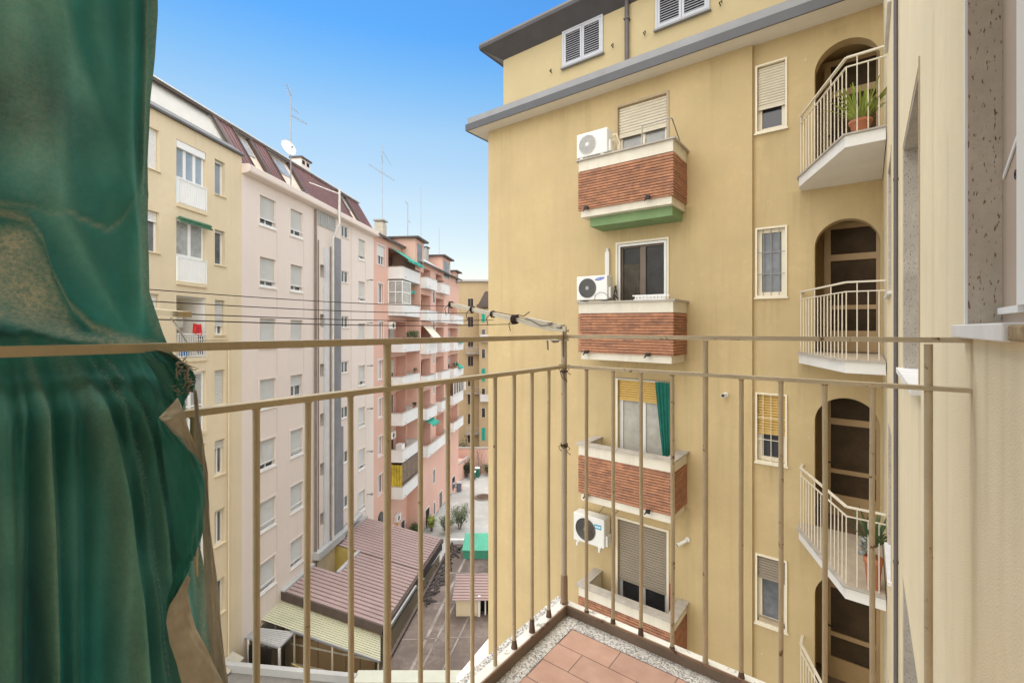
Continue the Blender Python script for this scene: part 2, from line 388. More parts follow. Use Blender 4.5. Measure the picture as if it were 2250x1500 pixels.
TEALS = mat('pale_teal_stripe', (.10, .42, .33), var=.1, scale=2)
LEAF = [mat('leaf_green', (.09, .13, .05), var=.35, scale=6), mat('leaf_grey_green', (.16, .20, .11), var=.3, scale=6), mat('leaf_lime', (.30, .36, .07), var=.25, scale=6), mat('leaf_dark', (.035, .06, .025), var=.35, scale=6)]
TERRA = mat('terracotta', (.50, .19, .10), var=.12, scale=6, rough=.8)

BAND = mat('cream_band_paint', (.72, .67, .555), var=.06, scale=2.5, rough=.7, streak=.35, dirt=(.42, .36, .26), grime=.2)
def ring(mb, x0, x1, z0, z1, y0, y1, w, wb=None):
    wb = w if wb is None else wb
    mb.box(x0, x0+w, y0, y1, z0, z1); mb.box(x1-w, x1, y0, y1, z0, z1)
    mb.box(x0+w, x1-w, y0, y1, z1-w, z1); mb.box(x0+w, x1-w, y0, y1, z0, z0+wb); return mb
def window(T, x0, x1, z0, z1, y, depth=.15, fm=None, gm=None, sm=None, shut=0., sashes=2, fw=.055, sill=None, sillm=None, sur=0., surm=None, trans=None, pitch=.055, name='window', rail=False, label=None):
    fm = fm or ALU; gm = gm or GLM
    e = y+depth
    m = MB(); ring(m, x0, x1, z0, z1, e-.05, e+.03, fw)
    for k in range(1, sashes):
        cx = x0+(x1-x0)*k/sashes; m.box(cx-fw*.7, cx+fw*.7, e-.045, e+.025, z0+fw, z1-fw)
    if trans: m.box(x0+fw, x1-fw, e-.042, e+.02, trans-.03, trans+.03)
    w = part(name, m, fm, T, label)
    part('pane', MB().box(x0+fw*.5, x1-fw*.5, e-.012, e+.004, z0+fw*.5, z1-fw*.5), gm, w)
    if shut > 0:
        zb = z1-(z1-z0)*shut
        s = MB().slats(x0+.012, x1-.012, zb+.04, z1-.005, e-.10, pitch); s.box(x0+.012, x1-.012, e-.105, e-.085, zb, zb+.045)
        part('shutter', s, sm or SHG, w)
    if sill: part('sill', MB().box(x0-.05, x1+.05, y-sill, e, z0-.045, z0-.003), sillm or WHB, w)
    if sur: part('surround', ring(MB(), x0-sur, x1+sur, z0-sur, z1+sur, y-.022, y+.002, sur-.003), surm or WHB, w)
    if rail:
        r = MB(); r.bar((x0, y+.02, z0+.36), (x1, y+.02, z0+.36), .03, .045); r.bar((x0, y+.02, z0+.06), (x1, y+.02, z0+.06), .03, .1)
        part('guard_rail', r, ALU, w)
    return w

# ================================================================== YELLOW BUILDING (right, across the alley)
F = Frame((0, 0), (.7914, -.6113), -.00846)
YF, YR, YA = 9.75, 9.83, 10.05
XL, XS, XW = -8.365, -1.742, .20
yb = thing('apartment_building', 'tall yellow plastered apartment building with brick faced balconies and round arched loggias', 'building', F, (-4, YF, -19.5))
doors = [(-4.488, -3.378, t-2.42, t) for t in (4.965, 1.865, -1.19, -4.34, -7.44)]
m = MB().wall(XL, XS, -19.5, 5.40, YF, [(*d, .16) for d in doors])
m.quad((XS, YF, -19.5), (XS, YR, -19.5), (XS, YR, 5.4), (XS, YF, 5.4))
m.quad((XL, 24, -19.5), (XL, YF, -19.5), (XL, YF, 5.4), (XL, 24, 5.4))
rw = [(-1.70, -1.174, 3.70, 4.99), (-1.70, -1.174, .58, 1.90), (-1.70, -1.174, -2.54, -1.225), (-1.70, -1.174, -5.60, -4.29)]
FL = [2.66, -.44, -3.54, -6.64]              # loggia floors
ax0, ax1 = -.752, .165; ar = (ax1-ax0)/2; acx = (ax0+ax1)/2
ops = [(a+.03, b-.03, c+.03, d-.03, .12) for a, b, c, d in rw]+[(ax0, ax1, f, f+1.88+ar, .24) for f in FL]
m.wall(XS, XW, -19.5, 5.40, YR, ops)
for f in FL:                                  # round arch heads
    zs = f+1.88; n = 14
    for sgn in (-1, 1):
        arc = [(acx+sgn*ar*math.cos(math.pi/2*i/n), zs+ar*math.sin(math.pi/2*i/n)) for i in range(n+1)]
        cx = acx+sgn*ar
        for (xa, za), (xb, zb) in zip(arc[:-1], arc[1:]):
            m.add([(cx, YR-.001, zs+ar), (xa, YR-.001, za), (xb, YR-.001, zb)], [(0, 1, 2)])
            m.quad((xa, YR-.001, za), (xb, YR-.001, zb), (xb, YR+.24, zb), (xa, YR+.24, za))
part('wall', m, YEL, yb)
# rain streaks below sills, slabs and the cornice ends (object metres: x+4, z+19.5)
_dr = [(x+4, z+19.5, w, ln, am) for x, z, w, ln, am in ((-5.0, 2.4, .25, 1.1, .5), (-2.95, 2.45, .22, 1.3, .6), (-4.0, 2.2, 1.0, .5, .4), (-5.0, -.65, .25, 1.0, .45), (-2.95, -.65, .22, 1.3, .6), (-4.0, -.7, 1.0, .5, .5), (-2.95, -3.75, .22, 1.2, .6), (-4.0, -3.8, 1.0, .5, .5),
       (-1.44, 3.68, .32, .8, .45), (-1.44, .56, .32, .9, .45), (-1.44, -2.56, .32, .8, .5), (-.95, 2.45, .3, 1.4, .55), (-.95, -.62, .3, 1.4, .55), (-.95, -3.7, .3, 1.4, .5), (-1.70, 4.9, .10, 6, .35), (-6.9, 1.5, .5, .9, .22), (-7.8, 5.3, .35, 2.6, .3), (-6.0, 5.35, .6, 1.2, .3), (-2.4, 5.3, .5, 1.5, .3), (-.4, 5.2, .5, .5, .35))]
add_drips(YEL, _dr, (.33, .245, .115))
part('attic_wall', MB().wall(-8.065, XW, 5.4, 7.6, YA).box(-8.065, -8.06, YA+.002, 24, 5.4, 7.6), YEL2, yb)
# cornice with soffit and gutter
part('soffit', MB().box(-8.80, XW, 9.315, YA+.05, 5.40, 5.44).box(-8.80, -8.37, YA+.06, 24, 5.40, 5.44), SOF, yb)
c = MB(); c.profx([(9.30, 5.385), (9.30, 5.565), (9.36, 5.60), (9.36, 5.40), (9.33, 5.385)], -8.815, XW)
c.box(-8.815, -8.79, 9.37, 24, 5.385, 5.565)
part('gutter', c, GUT, yb)
c = MB(); c.profx([(9.335, 5.58), (9.34, 5.74), (9.40, 5.775), (9.95, 5.80), (9.95, 5.76), (9.40, 5.60)], -8.78, XW)
c.box(-8.78, -8.74, 9.97, 24, 5.56, 5.775)
part('flashing', c, GUL, yb)
# upper roof edge
c = MB(); X0, X1 = -8.065, -8.50
c.quad((X0, YA, 7.43), (XW, YA, 7.43), (XW, 9.62, 7.67), (X1, 9.62, 7.67)); c.quad((X0, YA, 7.43), (X1, 9.62, 7.67), (X1, 24, 7.67), (X0, 24, 7.43))
c.profx([(9.635, 7.655), (9.575, 7.69), (9.555, 7.76), (9.575, 7.83), (9.64, 7.85), (9.66, 7.75)], X1-.05, XW)
c.add([(X1-.05, 9.66, 7.66), (X1-.05, 24, 7.66), (X1-.05, 24, 7.85), (X1-.05, 9.66, 7.85), (X1+.02, 9.66, 7.66), (X1+.02, 24, 7.66)], [(0, 1, 2, 3), (4, 5, 1, 0)])
c.quad((X1, 9.64, 7.85), (XW, 9.64, 7.85), (XW, 13, 9.2), (-5.2, 13, 9.2)); c.quad((X1, 9.64, 7.85), (-5.2, 13, 9.2), (-5.2, 24, 9.2), (X1, 24, 7.85))
part('roof', c, DKG, yb)
px = F.x(1380, YA)
c = MB().tube([(px, YA-.07, 7.6), (px, YA-.07, 5.85), (px+.02, YA-.12, 5.80)], .05, 10); c.box(px-.06, px+.06, YA-.13, YA, 6.0, 6.03).box(px-.06, px+.06, YA-.13, YA, 7.05, 7.08)
part('downpipe', c, PIPE, yb)
for (pa, ya, pb, yb_, zt) in ((1237, 72, 1326, 117, None), (1441, -6, 1560, 22, None)):
    xa, za = F.at(pa, ya, YA); xb, zb = F.at(pb, yb_, YA)
    w = part('window', ring(MB(), xa, xb, zb, za, YA-.045, YA+.0, .045), SHB, yb)
    cx = (xa+xb)/2
    part('sill', MB().box(xa-.03, xb+.03, YA-.09, YA, zb-.04, zb-.002), GUL, w)
    for a, b in ((xa+.05, cx-.005), (cx+.005, xb-.05)):
        s = MB(); ring(s, a, b, zb+.05, za-.05, YA-.04, YA-.008, .05)
        n = int((za-zb-.2)/.055)
        for i in range(n):
            z = zb+.11+i*.055
            s.add([(a+.05, YA-.035, z), (b-.05, YA-.035, z), (b-.05, YA-.012, z+.035), (a+.05, YA-.012, z+.035), (a+.05, YA-.035, z+.008), (b-.05, YA-.035, z+.008)], [(0, 1, 2, 3), (4, 5, 2, 3)])
        part('shutter', s, SHB, w)
        part('shutter_backing', MB().box(a+.05, b-.05, YA-.006, YA-.003, zb+.1, za-.1), DARK, w)
for hx, hy in ((1212, 160), (1347, 105), (1417, 78), (1583, 13)):
    x, z = F.at(hx, hy, YA)
    part('shutter_hook', MB().tube([(x, YA, z), (x, YA-.09, z+.01), (x+.05, YA-.10, z+.03), (x+.05, YA-.10, z-.03)], .012, 6), BLK, yb)
# balcony doors
d = doors
def jambs(T, a, b, c, dd, mm):
    part('door_surround', ring(MB(), a-.05, b+.05, c-.05, dd+.05, YF-.025, YF+.01, .048), mm, T)
w = window(yb, *d[0], YF, .14, fm=CRW, gm=GLC, sm=SHC, shut=.285, fw=.07, pitch=.062, name='balcony_door'); jambs(w, *d[0], JMB)
w = window(yb, *d[1], YF, .12, fm=WOOD, gm=mat('dull_dark_glass', (.03, .027, .023), rough=.3, spec=.25, var=.4, scale=3), fw=.09, name='balcony_door'); jambs(w, *d[1], CRW)
part('curtain', MB().add(*(lambda n: ([(d[1][0]+.1+.42*(i/n), YF+.102+.006*math.sin(i*1.9), z) for i in range(n+1) for z in (d[1][2]+.1, d[1][3]-.45)], [(2*i, 2*i+2, 2*i+3, 2*i+1) for i in range(n)]))(30)), mat('brown_net_curtain', (.10, .085, .065), var=.25, scale=6), w)
part('insect_screen_frame', ring(MB(), d[1][0]+.01, d[1][1]-.01, d[1][2], d[1][3]-.01, YF-.01, YF+.03, .045), ALU, w)
w = window(yb, *d[2], YF, .14, fm=ALU, gm=GLW, sm=SHY, shut=.19, fw=.08, name='balcony_door', trans=d[2][3]-2.0); jambs(w, *d[2], CRW)
w = window(yb, *d[3], YF, .14, fm=SHB, gm=GLD, sm=SHT, shut=.57, fw=.07, name='balcony_door'); jambs(w, *d[3], CRW)
part('red_seal_strip', MB().box(d[3][1]+.055, d[3][1]+.075, YF-.012, YF, d[3][2]+.2, d[3][2]+1.35), mat('red_paint', (.45, .04, .03)), w)
window(yb, *d[4], YF, .14, fm=ALU, gm=GLD, sm=SHC, shut=.5, name='balcony_door')
# brick faced balconies
BX0, BX1, BY = -5.04, -2.955, 8.90
BT = [3.648, .545, -2.55, -5.645]
for i, t in enumerate(BT):
    f = t-1.1
    b = part('balcony', MB().box(BX0+.05, BX1-.05, BY+.045, YF, f-.15, f).box(BX0+.052, BX1-.052, BY+.047, BY+.14, f, t-.03).box(BX0+.052, BX0+.14, BY+.14, YF, f, t-.03).box(BX1-.14, BX1-.052, BY+.14, YF, f, t-.03), BAND, yb)
    part('balcony_floor', MB().box(BX0+.15, BX1-.15, BY+.15, YF, f, f+.01), COP, b)
    k = MB(); P_ = .0565; z_ = math.ceil((f+19.5)/P_)*P_-19.5
    k.box(BX0+.028, BX1-.028, BY+.028, BY+.044, f+.001, t-.256).box(BX0+.028, BX0+.044, BY+.044, YF-.003, f+.001, t-.256).box(BX1-.044, BX1-.028, BY+.044, YF-.003, f+.001, t-.256)
    zc_ = [f]+[z_+P_*q for q in range(0, 20) if z_+P_*q < t-.27]
    for q, zz in enumerate(zc_):
        ze = min((zc_[q+1] if q+1 < len(zc_) else t-.256)-.017, t-.256)
        if ze-zz < .01: continue
        k.box(BX0, BX1, BY, BY+.045, zz, ze).box(BX0, BX0+.045, BY+.045, YF-.002, zz, ze).box(BX1-.045, BX1, BY+.045, YF-.002, zz, ze)
    part('brick_facing', k, BRK, b)
    part('parapet_band', MB().box(BX0+.01, BX1-.01, BY+.01, BY+.045, t-.252, t-.03).box(BX0+.01, BX0+.045, BY+.045, YF-.004, t-.252, t-.03).box(BX1-.045, BX1-.01, BY+.045, YF-.004, t-.252, t-.03), BAND, b)
    part('coping', MB().box(BX0-.045, BX1+.045, BY-.045, BY+.18, t-.03, t).box(BX0-.045, BX0+.17, BY+.18, YF-.003, t-.03, t).box(BX1-.17, BX1+.045, BY+.18, YF-.003, t-.03, t), COP, b)
    for hx in (BX0+.25, BX1-.47):
        hk = MB().tube([(hx, BY+.01, f+.02), (hx, BY-.07, f+.03)], .02, 8).box(hx-.05, hx+.03, BY-.09, BY-.045, f-.02, f+.05).tube([(hx-.04, BY-.06, f+.01), (hx-.07, BY-.10, f-.05)], .014, 6)
        part('awning_bracket', hk, BLK, b)
g = MB().box(-4.86, -3.05, 9.12, YF, BT[0]-1.1-.34, BT[0]-1.1-.152)
part('support_slab', g, GREEN, yb)
# tubular frame on the top balcony
t = BT[0]
tr = MB().tube([(-3.62, 9.0, t), (-3.62, 9.0, t+.42), (-3.62+.02, 9.02, t+.44), (-3.05, 9.0, t+.44), (-3.02, 9.02, t+.42), (-3.02, 9.5, t+.12), (-3.02, 9.5, t)], .012, 8)
tr.tube([(-3.07, 9.0, t+.44), (-3.07, 9.0, t)], .012, 8).tube([(-3.55, 9.0, t), (-3.55, 9.0, t+.15)], .008, 6)
part('tube_rail', tr, STL, yb)
part('conduit', MB().box(-4.78, -4.68, YF-.07, YF, .60, 1.72).tube([(-4.73, YF-.035, 1.72), (-4.73, YF-.03, 1.80)], .035, 8), ACW, yb)
# windows beside the loggias
specs = [(SHC, .66, GLD, CRW), (None, 0, GLM, CRW), (SHY, .60, GLD, CRW), (SHT, .35, GLM, CRW)]
for i, (a, b, c, e) in enumerate(rw):
    sm, sh, gm, fm = specs[i]
    w = window(yb, a+.03, b-.03, c+.03, e-.03, YR, .13 if i != 1 else .10, fm=fm, gm=gm, sm=sm, shut=sh, sashes=1, fw=.07, pitch=.05)
    part('surround', ring(MB(), a, b, c, e, YR-.035, YR+.02, .032), CRW, w)
    part('sill', MB().box(a-.02, b+.02, YR-.055, YR, c-.03, c-.002), CRW, w)
    if i in (1, 2):
        gl = MB()
        for k in range(1, 4): gl.tube([(a+(b-a)*k/4, YR-.015, c+.03), (a+(b-a)*k/4, YR-.015, e-.03)], .007, 6)
        for z in (c+(e-c)*.33, c+(e-c)*.64): gl.tube([(a+.03, YR-.016, z), (b-.03, YR-.016, z)], .007, 6)
        part('grille', gl, RAILW if i == 2 else STL, w)
    if i == 3:
        part('flower_box', MB().box(a+.06, b-.06, YR+.0, YR+.09, c+.03, c+.10), JMB, w)
# loggias: landing slab with angled front, railing, arch room and door
LX0, LX1 = -.964, -.245
def loggia(f):
    poly = [(LX0, YR), (LX0, 9.53), (LX1, 7.82), (.19, 7.80), (.19, YR)]
    s = part('loggia_balcony', MB().prism(poly, f-.17, f-.012), WHT, yb)
    part('floor_edge', MB().prism([(LX0-.03, YR-.003), (LX0-.03, 9.52), (LX1-.02, 7.785), (.19, 7.765), (.19, YR-.003)], f-.011, f+.012), COP, s)
    part('landing_floor', MB().prism([(LX0+.02, YR-.003), (LX0+.02, 9.53), (LX1+.01, 7.84), (.185, 7.82), (.185, YR-.003)], f+.013, f+.018), TER, s)
    r = MB(); P = [(LX0+.03, YR-.01), (LX0+.03, 9.55), (LX1+.01, 7.87), (.19, 7.85)]
    for zz, w, h in ((1.08, .04, .022), (.95, .025, .014)):
        for (xa, ya), (xb, yb2) in zip(P[:-1], P[1:]):
            if zz < 1 and ya == YR-.01: continue
            r.bar((xa, ya, f+zz), (xb, yb2, f+zz), w, h)
    rl = part('railing', r, RAILW, s)
    dl = Vector((P[2][0]-P[1][0], P[2][1]-P[1][1])); n = 14
    for k in range(n+1):
        q = Vector(P[1])+dl*k/n
        top = 1.08 if k in (0, 5, 10) else .95
        part('baluster', MB().tube([(q.x, q.y, f+.01), (q.x, q.y, f+top)], .008, 6), RAILW, rl)
    for k, xx in enumerate((-.115, .005, .12)):
        part('baluster', MB().tube([(xx, 7.86, f+.01), (xx, 7.86, f+(1.08 if k == 0 else .95))], .008, 6), RAILW, rl)
    # room behind the arch
    rm = MB(); y0, y1 = YR+.241, 10.95; xa, xb = -1.05, .5; top = f+2.55
    rm.quad((xa, y0, f), (xa, y1, f), (xa, y1, top), (xa, y0, top)); rm.quad((xb, y1, f), (xb, y0, f), (xb, y0, top), (xb, y1, top))
    rm.quad((xa, y1, f), (xb, y1, f), (xb, y1, top), (xa, y1, top)); rm.quad((xa, y1, top), (xb, y1, top), (xb, y0, top), (xa, y0, top))
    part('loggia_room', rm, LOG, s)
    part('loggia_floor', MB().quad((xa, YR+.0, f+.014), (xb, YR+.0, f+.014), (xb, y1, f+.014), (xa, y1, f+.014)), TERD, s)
    yd = 10.72; dm = MB(); da, db = -.66, .22
    ring(dm, da, db, f, f+2.42, yd-.05, yd+.02, .10)
    for z0, z1 in ((.0, .40), (.80, .88), (1.72, 1.84)): dm.box(da+.1, db-.1, yd-.045, yd+.015, f+z0, f+z1)
    dr = part('loggia_door', dm, DRF, s)
    part('pane', MB().box(da+.08, db-.08, yd-.012, yd, f+.38, f+2.34), mat('dark_door_glass', (.052, .034, .018), rough=.6, spec=.05, var=.3), dr)
    part('handle', MB().tube([(da+.07, yd-.05, f+1.0), (da+.07, yd-.10, f+1.0), (da+.16, yd-.10, f+1.0)], .012, 6), BLK, dr)
for f in FL: loggia(f)
for px_, py_ in ((1430, 0),): pass

# ------------------------------------------------------------------ things on the yellow building
def ac_unit(label, x0, x1, y0, y1, z0, z1, group, style):
    T = thing('air_conditioner', label, 'air conditioner', F, ((x0+x1)/2, y0, z0), group)
    part('casing', MB().bbox(x0, x1, y0, y1, z0+.03, z1, .018), ACW, T)
    r = (z1-z0-.03)*.40; cx = x0+r+.06; cz = (z0+z1)/2+.015
    g = MB().lathe([(r, 0), (r, .012), (r*.94, .016)], (0, 0, 0), 28)
    g.v = [(cx+x, y0-.001-z, cz+y) for x, y, z in g.v]
    if style == 'round': 
        for q in range(7): 
            rr = r*(.18+.13*q); n = 28
            g.tube([(cx+rr*math.cos(2*math.pi*j/n), y0-.014, cz+rr*math.sin(2*math.pi*j/n)) for j in range(n+1)], .006, 5, caps=False)
    elif style == 'slant':
        for q in range(-7, 8):
            o = q*r/7.5; h = math.sqrt(max(0, r*r-o*o)); s2 = .7071
            g.bar((cx+o*s2-h*s2, y0-.014, cz-o*s2-h*s2), (cx+o*s2+h*s2, y0-.014, cz-o*s2+h*s2), .012, .012)
    else:
        for q in range(-9, 10):
            o = q*r/9.5; h = math.sqrt(max(0, r*r-o*o)); g.bar((cx-h, y0-.012, cz+o), (cx+h, y0-.012, cz+o), .008, .009)
    gr = part('fan_grille', g, STL if style == 'round' else (ACW if style == 'slant' else ACG), T)
    part('fan_opening', MB().disc((cx, y0-.003, cz), r*.97, 'y', 28), DARK if style != 'mesh' else ACG, T)
    part('fan_hub', MB().disc((cx, y0-.018, cz), r*.2, 'y', 16), ACW if style == 'slant' else STL, T)
    for xx in (x0+.08, x1-.16): part('foot', MB().box(xx, xx+.07, y0+.01, y1-.01, z0, z0+.03), ACG if style == 'mesh' else ACW, T)
    part('side_valve_cover', MB().bbox(x1, x1+.05, y0+.06, y1-.05, z0+.06, z0+.3, .012), ACW, T)
    return T, cx, cz, r
t = BT[0]
T, *_ = ac_unit('white air conditioner with slanting fan slats on the coping of the topmost brick balcony', -5.06, -4.33, BY-.03, BY+.25, t, t+.55, 'outdoor air conditioning units', 'slant')
part('pipes', MB().tube([(-4.27, BY+.1, t+.4), (-4.2, BY+.13, t+.42), (-4.16, BY+.2, t+.25), (-4.18, BY+.25, t+.02)], .02, 7).tube([(-4.27, BY+.1, t+.3), (-4.22, BY+.14, t+.32), (-4.19, BY+.2, t+.2), (-4.22, BY+.25, t+.02)], .014, 7), CRW, T)
t = BT[1]
T, cx, cz, r = ac_unit('white air conditioner with blue oval badge and grey mesh fan on a brick balcony', -5.06, -4.33, BY-.03, BY+.25, t, t+.55, 'outdoor air conditioning units', 'mesh')
lg = MB(); ex, ez = -4.50, t+.475
lg.v = []; n = 24
lg.add([(ex+.115*math.cos(2*math.pi*j/n)*math.cos(.16)-.03*math.sin(2*math.pi*j/n)*math.sin(.16), BY-.0325, ez+.115*math.cos(2*math.pi*j/n)*math.sin(.16)+.032*math.sin(2*math.pi*j/n)*math.cos(.16)) for j in range(n)], [tuple(range(n))])
bd = part('badge', lg, mat('badge_blue', (.02, .08, .42), var=.02, rough=.4), T)
def text_mesh(txt, size, fr_fn, mname, parent, name='lettering'):
    cu = bpy.data.curves.new('lettering', 'FONT'); cu.body = txt; cu.size = size; cu.align_x = 'CENTER'; cu.align_y = 'CENTER'
    ob = bpy.data.objects.new('lettering', cu); C.objects.link(ob); bpy.context.view_layer.update()
    me = ob.to_mesh(); mb = MB(); mb.add([fr_fn(v.co.x, v.co.y) for v in me.vertices], [tuple(p.vertices) for p in me.polygons])
    ob.to_mesh_clear(); bpy.data.objects.remove(ob); bpy.data.curves.remove(cu)
    return part(name, mb, mname, parent)
text_mesh('SAMSUNG', .042, lambda a, b: (ex+a*math.cos(.16)-b*math.sin(.16), BY-.0345, ez+a*math.sin(.16)+b*math.cos(.16)), ALU, bd)
cb = MB()
for q in range(9):
    a = random.uniform(0, 6.28); cb.tube([(-4.2+.05*math.cos(a+s*.9), BY+.1+.07*math.sin(a+s*.7), t+.03+.04*s+.02*math.sin(q+s)) for s in range(8)], .008, 5)
cb.tube([(-4.62, BY-.04, t+.03), (-4.6, BY-.045, t+.13), (-4.5, BY-.045, t+.19), (-4.38, BY-.045, t+.17), (-4.29, BY-.02, t+.08), (-4.25, BY+.05, t+.03)], .004, 5)
part('cable_bundle', cb, mat('cable_brown', (.06, .045, .035), var=.3), T)
T, cx, cz, r = ac_unit('white air conditioner with ringed fan hanging on brackets left of a taupe shuttered door', -5.40, -4.62, 9.32, 9.62, -4.95, -4.28, 'outdoor air conditioning units', 'round')
bd = part('badge', MB().box(-4.86, -4.69, 9.317, 9.319, -4.52, -4.42), mat('badge_cyan', (.02, .32, .52), var=.02), T)
part('badge_marks', MB().box(-4.84, -4.80, 9.3145, 9.316, -4.49, -4.45).box(-4.79, -4.76, 9.3145, 9.316, -4.49, -4.45).box(-4.75, -4.71, 9.3145, 9.316, -4.49, -4.45), ALU, T)
bk = MB(); 
for xx in (-5.3, -4.74): bk.bar((xx, 9.30, -4.97), (xx, YF, -4.97), .04, .03); bk.bar((xx, 9.735, -4.97), (xx, 9.735, -4.55), .04, .03); bk.tube([(xx, 9.33, -5.02), (xx, 9.33, -4.97)], .03, 8)
part('wall_bracket', bk, ACW, T)
hs = MB().tube([(-4.5, 9.6, -4.2), (-4.3, 9.7, -3.95), (-4.2, YF-.02, -3.85)], .006, 5).tube([(-4.9, 9.62, -4.28), (-4.75, 9.68, -4.05), (-4.6, YF-.02, -3.9)], .006, 5)
part('cable', hs, BLK, T)
# cameras
def cctv(label, px_, py_, dx, dz, L):
    x, z = F.at(px_, py_, YF-.1)
    T = thing('security_camera', label, 'camera', F, (x, YF, z), 'white bullet security cameras on the yellow wall')
    part('base', MB().tube([(x, YF, z), (x, YF-.03, z)], .05, 14), ACW, T)
    part('arm', MB().tube([(x, YF-.03, z), (x+dx*.2, YF-.08, z+dz*.1)], .018, 8), ACW, T)
    p0 = Vector((x+dx*.1, YF-.06, z+dz*.1)); p1 = p0+Vector((dx, -L, dz))
    part('body', MB().tube([p0, p1], [.035, .042], 14), ACW, T)
    dn = (p1-p0).normalized(); part('lens', MB().tube([p1+dn*.001, p1+dn*.004], .034, 14), GLD, T)
cctv('white security camera pointing straight out of the yellow wall, right of the green curtain', 1592, 868, -.01, 0, .12)
cctv('white security camera tilted down and sideways on the yellow wall, right of the taupe shutter', 1508, 1188, -.14, -.09, .13)
# green curtain hung at the third balcony
t = BT[2]; n = 26; m = MB(); rows = 14
x0c, x1c = F.x(1441, 9.66), F.x(1472, 9.66)
for j in range(rows+1):
    q = j/rows; zt = -1.16; z = zt-1.62*q
    a = x0c+.17*q**1.1; b = x1c+.02*q; w_ = (b-a)
    for i in range(n+1):
        s = i/n; m.v.append((a+w_*s, 9.62-.03*q+.022*math.sin(s*22+q*1.2)+.01*math.sin(s*47), z))
for j in range(rows):
    for i in range(n):
        m.f.append((j*(n+1)+i, j*(n+1)+i+1, (j+1)*(n+1)+i+1, (j+1)*(n+1)+i)); m.sm.append(True)
gc = thing('curtain', 'narrow teal green door curtain bunched beside the white balcony door', 'curtain', F, (x0c, 9.62, -1.16))
part('cloth', m, mat('teal_curtain_cloth', (.012, .16, .12), var=.2, scale=5), gc)
part('rod', MB().tube([(d[2][0]-.02, 9.66, -1.14), (d[2][1]+.06, 9.66, -1.14)], .012, 8), STL, gc)
# white dish rack on second balcony
t = BT[1]; xa, xb = -3.75, -3.10
T = thing('planter_tray', 'small white slotted tray lying on the coping below the dark balcony door', 'tray', F, (xa, BY, t))
m = MB().box(xa, xb, BY-.02, BY+.15, t, t+.02).box(xa-.02, xb+.02, BY-.03, BY-.01, t+.075, t+.10).box(xa-.02, xb+.02, BY+.14, BY+.16, t+.075, t+.10)
for k in range(9): m.box(xa+.03+k*.073, xa+.05+k*.073, BY-.028, BY-.012, t+.02, t+.075)
part('slotted_side', m, ALU, T)
part('soil_bag', MB().bbox(xa+.03, xb-.05, BY+.0, BY+.13, t+.02, t+.07, .015), ACW, T)

def pot_mesh(cx, cy, z, r, h): return MB().lathe([(r*.68, 0), (r*.98, h*.78), (r*1.08, h*.8), (r*1.1, h), (r*.95, h), (r*.9, h*.88), (0, h*.86)], (cx, cy, z), 20)
def strap(mb, p0, az, L, w, lean, droop, seg=7, wav=0):
    vs = []; 
    for i in range(seg+1):
        q = i/seg; rr = lean*L*q+droop*L*q*q*.5; hh = L*q*(1-.35*lean*q)-droop*L*q*q*.55
        c = Vector(p0)+Vector((math.cos(az)*rr, math.sin(az)*rr, hh)); ww = w*(math.sin(math.pi*min(.97, q*.85+.12)))**.7*(1+wav*math.sin(q*9))
        t = Vector((-math.sin(az), math.cos(az), 0))*ww; up = Vector((math.cos(az), math.sin(az), .2))*ww*.35
        vs += [c-t+up, c, c+t+up]
    fs = []
    for i in range(seg):
        o = i*3; fs += [(o, o+1, o+4, o+3), (o+1, o+2, o+5, o+4)]
    mb.add(vs, fs, True)
f = FL[0]
T = thing('potted_plant', 'lime green strap leaved plant in a terracotta pot on the uppermost arched loggia', 'potted plant', F, (-.08, 8.06, f))
part('pot', pot_mesh(-.08, 8.06, f+.02, .125, .22), TERRA, T)
m = MB(); rnd = random.Random(3)
for k in range(130):
    a = rnd.uniform(0, 6.283); strap(m, (-.08+.05*math.cos(a), 8.06+.05*math.sin(a), f+.2), a, rnd.uniform(.2, .60), rnd.uniform(.008, .017), rnd.uniform(.05, .8), rnd.uniform(-.1, .5), 6, .3)
part('leaves', m, LEAF[2], T)
f = FL[2]
T = thing('potted_plant', 'spiky grey green agave with rosettes in a tall terracotta pot at the loggia rail end', 'potted plant', F, (.06, 7.97, f))
part('pot', pot_mesh(.06, 7.97, f+.02, .10, .42), TERRA, T)
m = MB()
for k in range(26):
    a = rnd.uniform(0, 6.283); strap(m, (.06, 7.97, f+.55), a, rnd.uniform(.35, .62), .022, rnd.uniform(.2, .9), .1, 5)
part('leaves', m, LEAF[0], T)
m = MB()
for k in range(5):
    cx, cy, cz = -.03+rnd.uniform(-.05, .05), 7.93+rnd.uniform(-.04, .04), f+.42+.05*k
    for q in range(14): strap(m, (cx, cy, cz), rnd.uniform(0, 6.28), rnd.uniform(.05, .09), .016, rnd.uniform(.5, 1.2), .1, 3)
part('rosettes', m, mat('pale_succulent', (.42, .44, .40), var=.2, scale=20), T)
